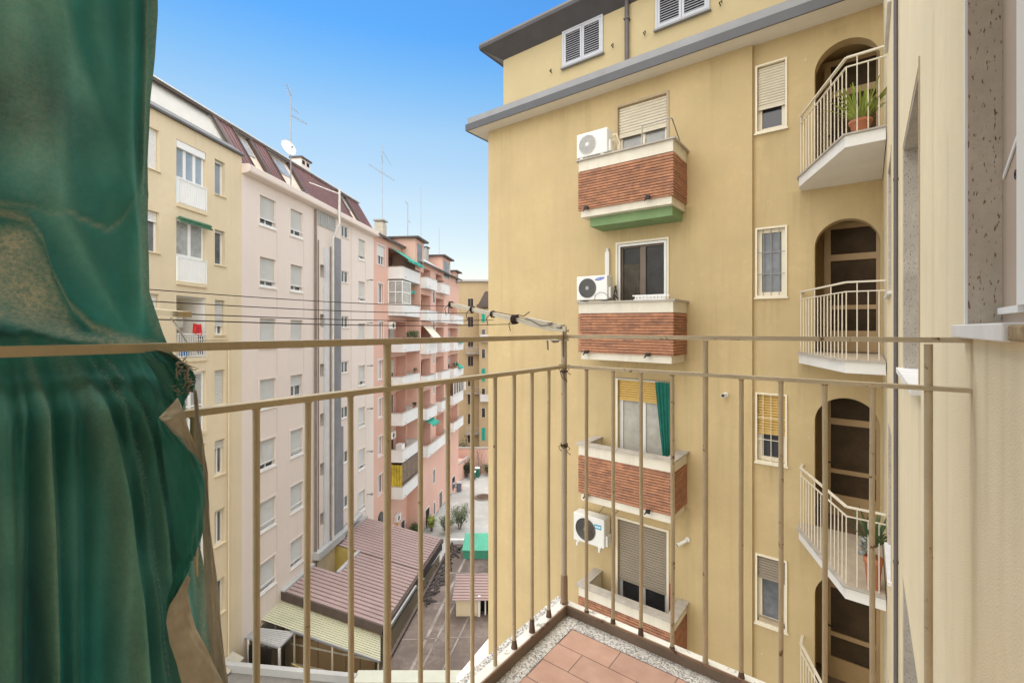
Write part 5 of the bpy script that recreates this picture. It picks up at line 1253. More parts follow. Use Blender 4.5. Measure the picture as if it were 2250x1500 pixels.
# glazed verandas and screens on the first stack
b = balA[1]; t = AT[1]
vr = ring(MB(), AX0, 41.4, t+.04, t+1.95, -1.28, -1.22, .07).box(AX0, 41.4, -1.27, -1.23, t+.95, t+1.02)
vr.box(AX0, AX0+.06, -1.22, 0, t+1.88, t+1.95).box(AX0, AX0+.06, -1.22, 0, t+.95, t+1.02).box(AX0, AX0+.06, -.08, 0, t, t+1.9).box(AX0, AX0+.06, -.68, -.62, t, t+1.9)
v_ = part('veranda', vr, ALU, b); part('pane', MB().box(AX0+.06, 41.35, -1.26, -1.24, t+.08, t+1.9).box(AX0+.02, AX0+.04, -1.22, -.05, t+.08, t+1.9), GLC, v_)
b = balA[5]; t = AT[5]; 
part('privacy_screen', MB().box(AX0+.02, AX0+.06, -1.25, -.02, t-.95, t-.0).box(AX0+.02, AX0+.05, -1.25, -.02, t+.04, t+.05), WHB, b)
b = balA[6]; t = AT[6]
ys = MB(); nn = 24
for k in range(nn): 
    a = -1.25+1.2*k/nn; c_ = -1.25+1.2*(k+1)/nn; o1 = .03*math.sin(k*1.3); o2 = .03*math.sin((k+1)*1.3)
    ys.quad((AX0+.04+o1, a, t+.05), (AX0+.04+o2, c_, t+.05), (AX0+.04+o2, c_, t+1.85), (AX0+.04+o1, a, t+1.85))
part('yellow_screen', ys, mat('yellow_cloth', (.50, .38, .04), var=.35, scale=1.5), b)
gr = MB()
for k in range(14): xx = AX0+.1+k*(AX1-AX0-.2)/13; gr.box(xx-.03, xx+.03, -1.26, -1.22, t+.04, t+1.9)
gr.box(AX0, AX1, -1.27, -1.21, t+1.86, t+1.95)
part('lattice_screen', gr, BRP, b); part('screen_backing', MB().box(AX0+.1, AX1-.1, -1.2, -1.19, t+.3, t+1.8), mat('beige_blind', (.34, .27, .2), var=.3, scale=3), b)
for i in (0, 2):
    t = AT[i]; r_ = MB(); n = 22
    for k in range(n+1): xx = AX0+.05+(AX1-AX0-.1)*k/n; r_.tube([(xx, -1.24, t+.04), (xx, -1.24, t+.55 if i == 0 else t+.22)], .015, 4)
    r_.bar((AX0, -1.24, t+(.55 if i == 0 else .22)), (AX1, -1.24, t+(.55 if i == 0 else .22)), .04, .04)
    part('iron_rail', r_, BLK, balA[i])
b = part('veranda', ring(MB(), 53.3, 57.9, BT2[4]+.04, BT2[4]+1.6, -2.0, -1.94, .09).box(54.4, 54.5, -1.99, -1.95, BT2[4], BT2[4]+1.6).box(55.5, 55.6, -1.99, -1.95, BT2[4], BT2[4]+1.6).box(56.7, 56.8, -1.99, -1.95, BT2[4], BT2[4]+1.6), ALU, sb)
part('pane', MB().box(53.35, 57.85, -1.97, -1.96, BT2[4]+.1, BT2[4]+1.55), GLM, b)
part('gas_pipe', MB().tube([(41.2, -.15, -16.6), (41.2, -.2, -19.2)], .06, 6), SHY, sb)
# things standing on those balconies
def tuft(label, x, y, z, w, h, m, n=60, seed=0, cat='potted plant', name='potted_plant', group=None, fr=LF, pot=True, lean=.6):
    rn = random.Random(seed); T = thing(name, label, cat, fr, (x, y, z), group)
    if pot: part('pot', pot_mesh(x, y, z, .16, .26), TERRA, T)
    mb = MB()
    for k in range(n):
        a = rn.uniform(0, 6.283); r_ = w*.35*math.sqrt(rn.random()); strap(mb, (x+r_*math.cos(a), y+r_*math.sin(a), z+(.24 if pot else 0)+rn.uniform(0, h*.45)), rn.uniform(0, 6.283), h*rn.uniform(.3, .65), rn.uniform(.015, .04)*(1 if h < .9 else 1.4), rn.uniform(.1, lean*1.6), rn.uniform(0, .4), 4)
    part('leaves', mb, m, T); return T
tuft('bushy green potted plant on the third white balcony of the salmon house', 41.6, -1.1, AT[2]-.05, .9, .8, LEAF[0], 70, 1, group='plants on the salmon balconies')
tuft('trailing pale plant beside the bushy one on the third white balcony', 43.0, -1.1, AT[2]-.05, .7, .9, LEAF[1], 60, 2, group='plants on the salmon balconies')
tuft('low reddish green plant on the fifth white balcony', 42.9, -1.05, AT[4]-.15, .5, .5, LEAF[3], 40, 3, group='plants on the salmon balconies')
tuft('small plant on the fourth white balcony corner', 43.2, -1.05, AT[3]-.15, .5, .6, LEAF[1], 40, 4, group='plants on the salmon balconies')
tuft('bushy plant on a far balcony under the middle rail', 55.0, -1.8, BT2[3]-.1, .9, .7, LEAF[0], 50, 5, group='plants on the salmon balconies')
single('laundry', 'white sheet hanging over a second stack balcony of the salmon house', 'laundry', cloth_sheet(46.2, 46.8, -2.02, BT2[3]-.9, BT2[3]+.05, 6, -.2), ALU, LF, (46.5, -2, BT2[3]))
single('laundry', 'white towel hanging at the end of the far stack of balconies', 'laundry', cloth_sheet(58.0, 58.6, -2.1, -6.9, -5.4, 9, .1), ALU, LF, (58.3, -2.1, -6))
for (lab, x, y, z) in (('white air conditioner under the top of the third salmon balcony', 39.75, -.18, AT[2]+.95), ('white air conditioner above the sixth salmon balcony', 39.8, -.18, AT[5]+.9), ('white air conditioner on the wall at the foot of the salmon house', 41.0, -.18, -16.4), ('white air conditioner between doors of the fifth salmon balcony', 43.2, -.2, AT[4]-1.3)):
    T = thing('air_conditioner', lab, 'air conditioner', LF, (x, y, z), 'outdoor air conditioning units')
    part('casing', MB().bbox(x-.4, x+.4, y-.18, y+.15, z, z+.6, .02), ACW, T); part('fan_opening', MB().disc((x-.1, y-.185, z+.3), .22, 'y', 16), ACG, T)
T = thing('cabinet', 'grey cabinet with white door standing on the sixth salmon balcony', 'cabinet', LF, (39.8, -.8, AT[5]-1))
part('carcass', MB().bbox(39.5, 40.2, -1.15, -.6, AT[5]-.98, AT[5]+.45, .02), GRB, T); part('door', MB().box(39.55, 40.15, -1.17, -1.152, AT[5]-.9, AT[5]+.4), ALU, T)

# ------------------------------------------------------------------ ochre house closing the court
WF = Frame((0, 72), (1, 0))
def wx(px_, y=0): return WF.x(px_, y)
def wz(py_, y=0): return (HY-py_)/FPX*(72+y)
oc = thing('apartment_building', 'ochre brown apartment house closing the far end of the court', 'building', WF, (-5, 0, GZ))
cols = [(wx(1028), wx(1040)), (wx(1011), wx(1017))]
rows_ = [(wz(656), 1.25), (wz(696), 1.6), (wz(742), 1.6), (wz(782), 1.6), (wz(826), 1.6), (wz(866), 1.6), (wz(909), 1.6), (wz(950), 1.6)]
part('wall', MB().wall(-12, wx(1046), GZ, wz(619), 0, [(*cols[0], t-h, t, .15) for t, h in rows_]).quad((wx(1046), 0, GZ), (8, .9, GZ), (8, .9, wz(622)), (wx(1046), 0, wz(619))), OCH, oc)
part('roof_slab', MB().prism([(-12.4, -.4), (wx(1046)+.1, -.4), (8.2, .5), (8.2, 9), (-12.4, 9)], wz(619), wz(615)), CON, oc)
for t, h in rows_: window(oc, *cols[0], t-h, t, 0, .15, fm=WOOD, gm=GLD, sashes=2, fw=.05, sur=.1, surm=JMB)
for py_ in (775, 862, 950):
    z = wz(py_); b = part('balcony', MB().box(wx(1024), wx(1053), -.9, 0, z-.15, z), CON, oc); r_ = MB()
    for k in range(16): xx = wx(1024)+.05+k*(wx(1053)-wx(1024)-.1)/15; r_.tube([(xx, -.87, z), (xx, -.87, z+1)], .015, 4)
    r_.bar((wx(1024), -.87, z+1), (wx(1053), -.87, z+1), .04, .04); part('railing', r_, GRB, b)
yw = -2.5; e0_, e1_ = WF.x(1053, yw), 6
part('wing', MB().wall(e0_, e1_, GZ, wz(678, yw), yw, ()).quad((e0_, 0, GZ), (e0_, yw, GZ), (e0_, yw, wz(678, yw)), (e0_, 0, wz(678, yw))), OCH, oc)
part('wing_roof', MB().add([(e0_-.3, yw-.5, wz(672, yw)), (e1_, yw-.5, wz(672, yw)), (e1_, 0, wz(640)), (wx(1066), 0, wz(640)), (e0_-.3, -.01, wz(668))], [(0, 1, 2, 3, 4)]).box(e0_-.35, e1_, yw-.55, yw-.4, wz(675, yw), wz(669, yw)), DBR, oc)
for k in range(8):
    t = wz(678+43.3*k, yw); a, b = WF.x(1058.5, yw), WF.x(1066, yw)
    if k in (0, 3, 6): 
        w = part('window', MB().box(a, b, yw-.06, yw-.0, t-2.0, t-.1), TEAL, oc, 'window with green shutters'); part('shutter_seam', MB().box((a+b)/2-.02, (a+b)/2+.02, yw-.07, yw-.06, t-2, t-.1), DARK, w)
    else:
        w = part('window', ring(MB(), a-.08, b+.08, t-1.6, t-.05, yw-.06, yw, .1), JMB, oc); part('pane', MB().box(a, b, yw-.03, yw-.01, t-1.5, t-.15), GLD, w)
    if k in (1, 4): part('balcony', MB().box(WF.x(1056, yw), WF.x(1075, yw), yw-.9, yw, t-2.0, t-1.85).box(WF.x(1056, yw), WF.x(1075, yw), yw-.9, yw-.86, t-1.85, t-.9), GRB, oc)
# ================================================================== GROUND AND LOW BUILDINGS IN THE COURT
PAV = mat('courtyard_concrete', (.44, .435, .41), var=.22, scale=.3, grime=.8, dirt=(.30, .28, .25), bump=.1, bscale=20)
structure('ground', MB().quad((-400, -300, 0), (400, -300, 0), (400, 700, 0), (-400, 700, 0)), mat('city_ground', (.26, .25, .235), var=.15, scale=.05))
structure('courtyard_paving', MB().quad((-9.5, 34, .004), (7, 34, .004), (7, 62, .004), (-7.0, 62, .004)), PAV)
structure('paving_band', MB().quad((-5.2, 37, .008), (7, 36, .008), (7, 44.6, .008), (-4.4, 45.2, .008)), mat('smooth_concrete_band', (.42, .42, .40), var=.1, scale=.5, grime=.2, dirt=(.3, .29, .27)))
def L3(px_, py_, z): X, Y = ground_pt(px_, py_, z); return (X, Y, z)
# --- big dusty mauve metal roof
A, B_, Cc, Dd = (-12.42, 24.87, -14.15), (-6.44, 23.04, -14.85), (-4.99, 32.56, -14.85), (-11.08, 34.6, -14.15)
def bil(a, s, dz=0):
    p = Vector(A).lerp(Vector(B_), a); q = Vector(Dd).lerp(Vector(Cc), a); r = p.lerp(q, s); return (r.x, r.y, r.z+dz)
hall = thing('low_building', 'low hall with a large ribbed mauve metal roof against the pink house', 'low building', W0, (-9, 28, GZ))
def ribbed(a0, a1, s0, s1, dz, pitch=.30, length=9.9):
    n = max(1, int((s1-s0)*length/pitch)); m = MB()
    for k in range(n):
        q0 = s0+(s1-s0)*k/n; w = (s1-s0)/n
        prof = [(0, 0), (.05, .05), (.70, .05), (.74, -.09), (.95, -.09)]
        vs = []
        for a in (a0, a1): vs += [bil(a, q0+w*t, dz+h) for t, h in prof+[(1, 0)]]
        m.add(vs, [(i, i+6, i+7, i+1) for i in range(5)])
    return m
NA, NS0, NS1 = .30, .285, .55
rf = part('roof', ribbed(0, 1, 0, NS0, 0), LRF, hall)
part('roof_sheet', ribbed(NA, 1, NS0, NS1, .0), LRF, rf); part('roof_sheet', ribbed(0, 1, NS1, 1, .03), LRF, rf)
def strip(a0, s0, a1, s1, w, h0, h1): 
    m = MB(); m.bar(bil(a0, s0, (h0+h1)/2), bil(a1, s1, (h0+h1)/2), w, h1-h0); return m
part('wall_flashing', strip(.015, -.01, .015, NS0, .34, .0, .13), GROOF, rf)
part('wall_flashing', strip(.0, NS1, .015, 1.0, .34, .03, .16), GROOF, rf)
part('well_flashing', strip(NA, NS0, NA, NS1, .22, .02, .10), GROOF, rf)
part('lap_strip', strip(NA, NS1-.003, 1, NS1-.003, .12, .03, .075), DBR, rf)
part('front_fascia', strip(0, -.006, 1.0, -.006, .10, -.40, .05), DBR, rf)
part('side_gutter', strip(1.012, -.01, 1.012, 1.0, .16, -.20, .02), DBR, rf)
part('shadow_gap_strip', strip(1.006, 0, 1.006, 1, .05, -.75, -.2), mat('shadow_gap_dark', (.11, .095, .085), var=.2), hall)  # dark strip standing in for the shadow gap below the gutter
part('side_flashing', strip(1.035, 0, 1.035, .42, .10, -.30, -.12), GROOF, rf)
m = MB()
p = [bil(.02, .012), bil(.985, .012), bil(.985, .985), bil(.02, .985)]
for (x0, y0, z0), (x1, y1, z1) in zip(p, p[1:]+p[:1]): m.quad((x0, y0, GZ), (x1, y1, GZ), (x1, y1, z1-.06), (x0, y0, z0-.06))
part('wall', m, LCRE, hall)
m = MB()
for k in range(9): 
    a0, a1 = k/9*.97+.005, (k+1)/9*.97-.005
    p0, p1 = bil(a0, -.002), bil(a1, -.002); m.bar((p0[0], p0[1]+.03, p0[2]-.62), (p1[0], p1[1]+.03, p1[2]-.62), .06, .38)
part('ochre_panels', m, mat('ochre_panel', (.50, .32, .10), var=.12, scale=1.5), hall)
p0, p1, p2, p3 = bil(.0, NS0), bil(NA, NS0), bil(NA, NS1), bil(.0, NS1)
m = MB()
for (x0, y0, z0), (x1, y1, z1) in ((p0, p1), (p1, p2), (p2, p3)): m.quad((x0, y0, z0-3), (x1, y1, z1-3), (x1, y1, z1-.01), (x0, y0, z0-.01))
m.quad((p0[0], p0[1], p0[2]-3), (p1[0], p1[1], p1[2]-3), (p2[0], p2[1], p2[2]-3), (p3[0], p3[1], p3[2]-3))
part('light_well', m, mat('light_well_yellow', (.56, .44, .14), var=.12), hall)
fr = MB(); fr.tube([bil(1.06, .66, -.1), bil(1.10, .66, .25), bil(1.10, .80, .25), bil(1.06, .80, -.1)], .03, 6); fr.tube([bil(1.06, .40, -.15), bil(1.09, .40, .12), bil(1.09, .47, .12), bil(1.06, .47, -.15)], .03, 6)
part('roof_bracket', fr, GUL, hall)
pts = [LF.world(lx(795), -.3, 0)]
dct = MB(); q0 = bil(.03, .30, .45); q1 = bil(.035, .62, .45)
dct.bar(q0, q1, .5, .42).tube([bil(.035, .62, .45), bil(.03, .72, .6), bil(.02, .9, .62)], .2, 10)
part('roof_duct', dct, GROOF, hall)
# --- pale green corrugated canopy in front, with a grey sheet
can = thing('canopy', 'pale yellow green corrugated canopy below the mauve roof', 'canopy', W0, (-9, 22.6, GZ))
q = [(-12.85, 24.0, -14.62), (-10.75, 22.75, -14.95), (-6.05, 21.30, -15.4), (-6.55, 23.0, -15.30), (-12.42, 24.75, -14.66)]
def cq(a, s): 
    p = Vector((-12.72, 23.25, -14.66)).lerp(Vector((-6.10, 21.35, -15.42)), a); r_ = Vector((-12.45, 24.8, -14.62)).lerp(Vector((-6.58, 23.05, -15.36)), a)
    v = p.lerp(r_, s); return v
m = MB(); n = 11
for k in range(n):
    s0 = k/n; w = 1/n
    a0 = 0 if s0 > -.1 else .32
    vs = []
    for a in (a0, 1):
        for t, h in [(0, .03), (.62, .03), (.70, -.06), (.92, -.06), (1, .03)]:
            v = cq(a, s0+w*t); vs.append((v.x, v.y, v.z+h))
    m.add(vs, [(i, i+5, i+6, i+1) for i in range(4)])
part('sheet', m, mat('pale_green_corrugated', (.50, .49, .35), var=.12, scale=.8, grime=.35, dirt=(.36, .34, .2)), can)
a_, b_ = cq(0.27, -.01), cq(1, -.01); part('edge_trim', MB().bar(a_, b_, .06, .10), GUL, can)
m = MB()
for a in (.30, .62, .985): v = cq(a, .03); m.bar((v.x, v.y, v.z), (v.x, v.y, GZ), .07, .07)
part('post', m, CRW, can)
g2 = thing('canopy', 'small grey ribbed sheet canopy at the foot of the pink house', 'canopy', W0, (-12, 22, GZ))
cg = [L3(535, 1399, -14.78), L3(561, 1377, -14.78), L3(649, 1387, -14.95), L3(614, 1423, -14.95)]
m = MB(); 
for k in range(9):
    t0, t1 = k/9, (k+1)/9; P = lambda i, j, t: tuple(Vector(cg[i]).lerp(Vector(cg[j]), t))
    a, b, c, d_ = P(0, 1, t0), P(3, 2, t0), P(3, 2, t1), P(0, 1, t1)
    m.quad(a, b, (c[0], c[1], c[2]+.0), (d_[0], d_[1], d_[2])); m.bar((a[0], a[1], a[2]+.015), (b[0], b[1], b[2]+.015), .04, .03)
part('sheet', m, GROOF, g2)
m = MB(); m.bar(cg[0], cg[3], .06, .08).bar(cg[3], cg[2], .06, .08); part('edge_trim', m, GUL, g2)
m = MB()
for P in (cg[3], tuple(Vector(cg[0]).lerp(Vector(cg[3]), .15))): m.bar((P[0], P[1], P[2]), (P[0], P[1], GZ), .09, .09)
part('post', m, WHT, g2)
# --- yard wall with stepped railing and panels below the canopy
yw_ = thing('yard_enclosure', 'tan panelled yard wall with stepped yellow railing under the corrugated canopy', 'wall', W0, (-9, 22.5, GZ))
a_, b_ = Vector((-11.2, 23.4, 0)), Vector((-6.6, 22.2, 0)); m = MB()
for k in range(6):
    p0 = a_.lerp(b_, k/6+.004); p1 = a_.lerp(b_, (k+1)/6-.004); m.bar((p0.x, p0.y, -16.9), (p1.x, p1.y, -16.9), .06, 2.6); 
part('panels', m, mat('tan_panel', (.36, .24, .12), var=.12, scale=.6), yw_)
m = MB(); m.bar((-11.2, 23.3, -15.9), (-6.6, 22.1, -15.9), .06, .06); m.bar((-11.2, 23.3, -16.9), (-6.6, 22.1, -16.9), .06, .06)
part('cross_rail', m, CRW, yw_)
m = MB(); 
pa, pb_ = Vector((-10.6, 22.2, -16.3)), Vector((-7.7, 20.9, -16.9))
for k in range(26):
    p = pa.lerp(pb_, k/25); st_ = -.24*math.floor(max(0, k-9)/4); z = -16.15+st_
    m.tube([(p.x, p.y, z), (p.x, p.y, z-1.0)], .022, 5)
    if k < 25: r_ = pa.lerp(pb_, (k+1)/25); m.bar((p.x, p.y, z), (r_.x, r_.y, z), .05, .05)
part('railing', m, mat('yellow_ochre_paint', (.62, .47, .20), var=.08), yw_)
m = MB(); m.bar((-12.5, 21.9, -16.5), (-11.3, 21.6, -16.5), .05, 3).box(-12.3, -11.6, 21.55, 21.62, -18.2, -15.9)
part('door', m, DARK, yw_)
m = MB().bar((-13.2, 22.35, -17), (-12.6, 22.2, -17), .05, 4.4); part('side_wall', m, mat('lime_yellow_plaster', (.55, .48, .17), var=.1), yw_)
m = MB().quad((-13, 19, -18.2), (-6, 19, -18.2), (-6, 24, -18.2), (-13, 24, -18.2)); part('yard_floor', m, CON, yw_)
# --- flat bitumen roof
BIT = mat('bitumen_roof', (.14, .108, .092), var=.35, scale=.35, grime=.75, dirt=(.27, .225, .195), streak=0, bump=.15, bscale=12)
flat = thing('flat_roofed_building', 'long flat roofed low building covered in worn brown bitumen', 'low building', W0, (-2, 28, GZ))
ZB = -15.4; SF = 15.4/16.2   # plan figures below were taken at -16.2
poly = [(-6.0, 19.2), (6, 19.2), (6, 33.2), (-4.3, 33.2)]
part('roof', MB().prism(poly, GZ, ZB), BIT, flat)
m = MB()
for (x0, y0, x1, y1, w) in ((-5.0, 20.4, -3.1, 34, .16), (-4.6, 20.4, -2.7, 31, .10), (-3.6, 20.4, -2.2, 27, .07), (-6, 24, -1, 24.3, .05), (-5.5, 27.2, 0, 27.3, .05), (-4.8, 30.6, 0, 30.5, .08), (-3, 28.2, 2, 28.0, .06)):
    m.bar((x0*SF, y0*SF, ZB+.004), (x1*SF, y1*SF, ZB+.004), w, .012)
part('bitumen_seams', m, mat('bitumen_seam', (.27, .235, .21), var=.45, scale=1.2), flat)
part('rear_parapet', MB().box(-4.4, 6, 32.95, 33.2, ZB+.002, ZB+.30), WHB, flat)
part('side_kerb', MB().bar((-5.95, 19.4, ZB+.08), (-4.3, 33.0, ZB+.08), .14, .16), DBR, flat)
m = MB(); rn = random.Random(5)
for k in range(130):
    t = rn.random(); x = -5.2+t*.85+rn.uniform(0, .7); y = 25.6+t*6.8; p = Vector((x, y, ZB+.03)); 
    m.tube([p, p+Vector((rn.uniform(-.2, .2), rn.uniform(-.3, .3), rn.uniform(.0, .14))), p+Vector((rn.uniform(-.35, .35), rn.uniform(-.4, .4), .02))], rn.uniform(.02, .06), 5)
single('rubble_heap', 'heap of dark pipes and scrap along the edge of the flat roof', 'scrap', m, mat('dark_scrap', (.075, .062, .055), var=.5, scale=4), W0, (-4.6, 29, ZB))
# green skylight
x0, x1, y0, y1 = -3.35, 0.2, 30.8, 32.8
sk = thing('skylight', 'green corrugated plastic skylight on the far end of the flat roof', 'skylight', W0, (-2, 31.5, ZB))
m = MB(); n = 24
for k in range(n):
    a, b = x0+(x1-x0)*k/n, x0+(x1-x0)*(k+1)/n; c = (a+b)/2; y_ = lambda t: (y0+(y1-y0)*t)
    m.quad((a, y0, ZB+.55), (c, y0, ZB+.59), (c+.02, y1, ZB+.89), (a+.02, y1, ZB+.85)); m.quad((c, y0, ZB+.59), (b, y0, ZB+.55), (b+.02, y1, ZB+.85), (c+.02, y1, ZB+.89))
part('sheet', m, mat('green_plastic_sheet', (.10, .38, .26), var=.12, scale=1), sk)
part('frame', MB().box(x0, x1, y0+.03, y0+.08, ZB+.50, ZB+.58).box(x0+.05, x1, y0+.05, y1, ZB, ZB+.5), mat('green_frame', (.06, .28, .18), var=.1), sk)
# shed
sh = thing('rooftop_shed', 'small cream shed with a mauve ribbed roof standing on the flat roof', 'shed', W0, (-2, 25.2, ZB))
m = MB().box(-3.0, -1.85, 24.7, 26.2, ZB, ZB+.95).box(-1.71, -.2, 25.3, 26.2, ZB, ZB+.95); part('wall', m, LCRE, sh)
part('door_post', MB().box(-1.83, -1.70, 24.65, 24.8, ZB, ZB+1.06).box(-1.47, -1.40, 24.8, 24.9, ZB, ZB+.95), WHT, sh)
part('open_front', MB().box(-1.69, -.2, 25.15, 25.25, ZB, ZB+.95), DARK, sh)
m = MB(); n = 9
for k in range(n):
    t0, t1 = k/n, (k+1)/n; zz = lambda t: ZB+.98+.30*t
    ya, yb_ = 24.45+2.0*t0, 24.45+2.0*t1
    m.box(-3.18, -.0, ya, yb_-.08, zz(t0), zz(t0)+.03); m.box(-3.18, -.0, yb_-.08, yb_, zz(t0), zz(t0)+.08)
part('roof', m, LRF, sh)
part('bucket', MB().lathe([(.09, 0), (.11, .22), (.0, .2)], (-2.15, 24.55, ZB), 10), ACW, sh)
# foreground roofs just below
fg = thing('flat_roofed_building', 'dark grey flat roof with a pale parapet edge nearest below the railing', 'low building', W0, (-9, 17, GZ))
P = [L3(520, 1462, -15.0), L3(777, 1488, -15.0)]
part('roof', MB().prism([(-14, 12), (-6.3, 12), (P[1][0]+.3, P[1][1]-.1), (P[0][0]-1.4, P[0][1]+.14)], GZ, -15.2), mat('dark_roof_felt', (.17, .16, .145), var=.25, scale=.6, grime=.5, dirt=(.24, .23, .19)), fg)
part('parapet', MB().bar((P[0][0]-1.2, P[0][1]+.12, -15.06), (P[1][0]+.1, P[1][1], -15.06), .24, .34), GROOF, fg)
pw = thing('parapet_wall', 'pale green topped parapet wall across the near end of the bitumen roof', 'wall', W0, (-4.7, 20, GZ))
part('wall', MB().box(-6.65, -1.2, 19.62, 20.1, GZ, -15.06), LCRE, pw)
part('coping', MB().bbox(-6.75, -1.2, 19.5, 20.2, -15.06, -14.95, .01), mat('pale_green_coping', (.46, .47, .39), var=.06), pw)
ww = thing('white_roof', 'white sloping roof sheet beside the balcony kerb, far below', 'roof', W0, (-1.5, 20, GZ))
a_, b_ = L3(1073, 1402, -13.2), L3(1004, 1484, -13.2)
part('sheet', MB().add([a_, b_, (b_[0]+.3, b_[1]-3.5, -13.2), (a_[0]+2.0, a_[1]-2.5, -13.2), (a_[0], a_[1], -13.35), (b_[0], b_[1], -13.35), (b_[0]+.3, b_[1]-3.5, -13.35), (a_[0]+2, a_[1]-2.5, -13.35)], [(0, 1, 2, 3), (7, 6, 5, 4), (0, 4, 5, 1), (1, 5, 6, 2)]), WHT, ww)
part('support_wall', MB().prism([(b_[0]+.5, b_[1]-3.4), (a_[0]+1.9, a_[1]-2.4), (a_[0]+.25, a_[1]-.35), (b_[0]+.25, b_[1]-.2)], GZ, -13.36), LCRE, ww)
# --- court walls
cw = thing('boundary_wall', 'salmon boundary wall closing the paved court', 'wall', W0, (-2, 62.3, GZ))
part('wall', MB().box(-9, 12, 62.2, 62.5, GZ, GZ+3.35), SAL, cw); part('coping', MB().box(-9, 12, 62.1, 62.6, GZ+3.35, GZ+3.45), CON, cw)
rm = thing('ramp_wall', 'salmon stair wall with grey sloping top beside the far balconies', 'wall', W0, (-7, 58, GZ))
m = MB(); ra, rb, rc = (-7.7, 56.0), (-5.9, 61.6), (-9.5, 61.8)
m.prism([ra, rb, (-9.4, 62), (-9.2, 56.2)], GZ, -17.35)
m.add([(-7.6, 55.9, GZ), (-6.6, 57.2, GZ), (-6.4, 57.0, -18.9), (-7.6, 55.9, -18.9)], [(0, 1, 2, 3)]); part('wall', m, SAL, rm)
m = MB(); m.bar((ra[0], ra[1], -17.3), (rb[0], rb[1], -17.05), .3, .12); m.bar((-9.2, 56.1, -17.3), (ra[0], ra[1], -17.3), .3, .12); part('coping', m, CON, rm)
part('steps', MB().prism([(-7.2, 54.4), (-6.0, 56), (-6.2, 57), (-7.9, 56)], GZ, GZ+.45).prism([(-7.5, 55.2), (-6.4, 56.4), (-7.9, 57)], GZ+.45, GZ+.9), SAL, rm)
tr = thing('terrace', 'low grey terrace with salmon sides at the foot of the salmon house', 'terrace', W0, (-9.5, 46, GZ))
part('wall', MB().prism([(-10.4, 44.3), (-8.75, 44.1), (-8.3, 48.6), (-9.6, 48.8)], GZ, -18.0), SAL, tr); part('top', MB().prism([(-10.5, 44.2), (-8.65, 44.0), (-8.2, 48.7), (-9.6, 48.9)], -17.999, -17.9), GROOF, tr)
part('wall_vent', MB().bar((-9.7, 44.1, -18.6), (-9.1, 44.05, -18.6), .06, .5), GRB, tr)
# planting and things in the court
ring_ = thing('planter_ring', 'round brick planting ring with bare soil in the paving', 'planter', W0, (-3.3, 53.2, GZ))
m = MB().lathe([(1.05, 0), (1.05, .12), (.85, .12), (.85, .05)], (-3.3, 53.2, GZ+.005), 24); part('kerb', m, BRP, ring_); part('soil', MB().disc((-3.3, 53.2, GZ+.06), .86, 'z', 20), mat('soil', (.10, .065, .045), var=.4, scale=4), ring_)
def shrub(name, label, x, y, z, w, h, m, n, seed, cat='shrub', stems=5, bare=False, group=None):
    rn = random.Random(seed); T = thing(name, label, cat, W0, (x, y, z), group)
    st = MB(); lf = MB()
    for k in range(stems):
        a = 6.283*k/stems+rn.uniform(-.4, .4); top = Vector((x+w*.42*math.cos(a)*rn.uniform(.3, 1), y+w*.42*math.sin(a)*rn.uniform(.3, 1), z+h*rn.uniform(.7, 1)))
        b0 = Vector((x+.08*math.cos(a), y+.08*math.sin(a), z)); mid = b0.lerp(top, .5)+Vector((0, 0, h*.08))
        st.tube([b0, mid, top], [.035, .022, .008], 6)
        for q in range(n//stems):
            s = rn.uniform(.25, 1.02); p = b0.lerp(mid, s*2) if s < .5 else mid.lerp(top, s*2-1)
            p = p+Vector((rn.gauss(0, w*.10), rn.gauss(0, w*.10), rn.gauss(0, h*.05)))
            strap(lf, p, rn.uniform(0, 6.283), rn.uniform(.16, .32), rn.uniform(.02, .045)*(.5 if bare else 1), rn.uniform(.2, 1.3), rn.uniform(-.2, .5), 3)
    part('stems', st, BRP, T); part('leaves', lf, m, T); return T
shrub('oleander_shrub', 'tall grey green oleander standing in the middle of the paved court', -5.1, 44.9, GZ, 2.2, 2.2, LEAF[1], 800, 1, stems=9)
shrub('oleander_shrub', 'shorter oleander with pale blooms left of the tall one', -6.25, 43.7, GZ, 1.7, 1.7, LEAF[1], 520, 2, stems=8)
shrub('shrub', 'bright lime green shrub by the roof corner', -7.75, 44.4, GZ, 1.0, 1.3, LEAF[2], 420, 3, stems=7)
shrub('shrub', 'dark green bush at the foot of the terrace', -9.0, 42.9, GZ, 1.3, 1.3, LEAF[0], 400, 4, stems=6)
shrub('tree', 'round dark green little tree beside the ramp wall', -5.9, 60.6, GZ, 1.7, 2.0, LEAF[3], 700, 5, cat='tree', stems=9)
shrub('tree', 'nearly bare reddish young tree before the boundary wall', -4.3, 61.4, GZ, 2.4, 3.6, mat('reddish_leaf', (.16, .09, .06), var=.3), 130, 6, cat='tree', stems=7, bare=True)
shrub('shrub', 'dark green shrub showing over the boundary wall', -7.2, 63.6, GZ, 2.4, 4.6, LEAF[3], 900, 7, stems=10)
shrub('shrub', 'green bushes at the right end before the boundary wall', -3.0, 61.2, GZ, 2.0, 1.5, LEAF[0], 500, 8, stems=8)
shrub('shrub', 'sparse grey shrub beside the salmon house door', -9.3, 50.8, GZ, 1.2, 1.4, LEAF[1], 260, 9, stems=6)
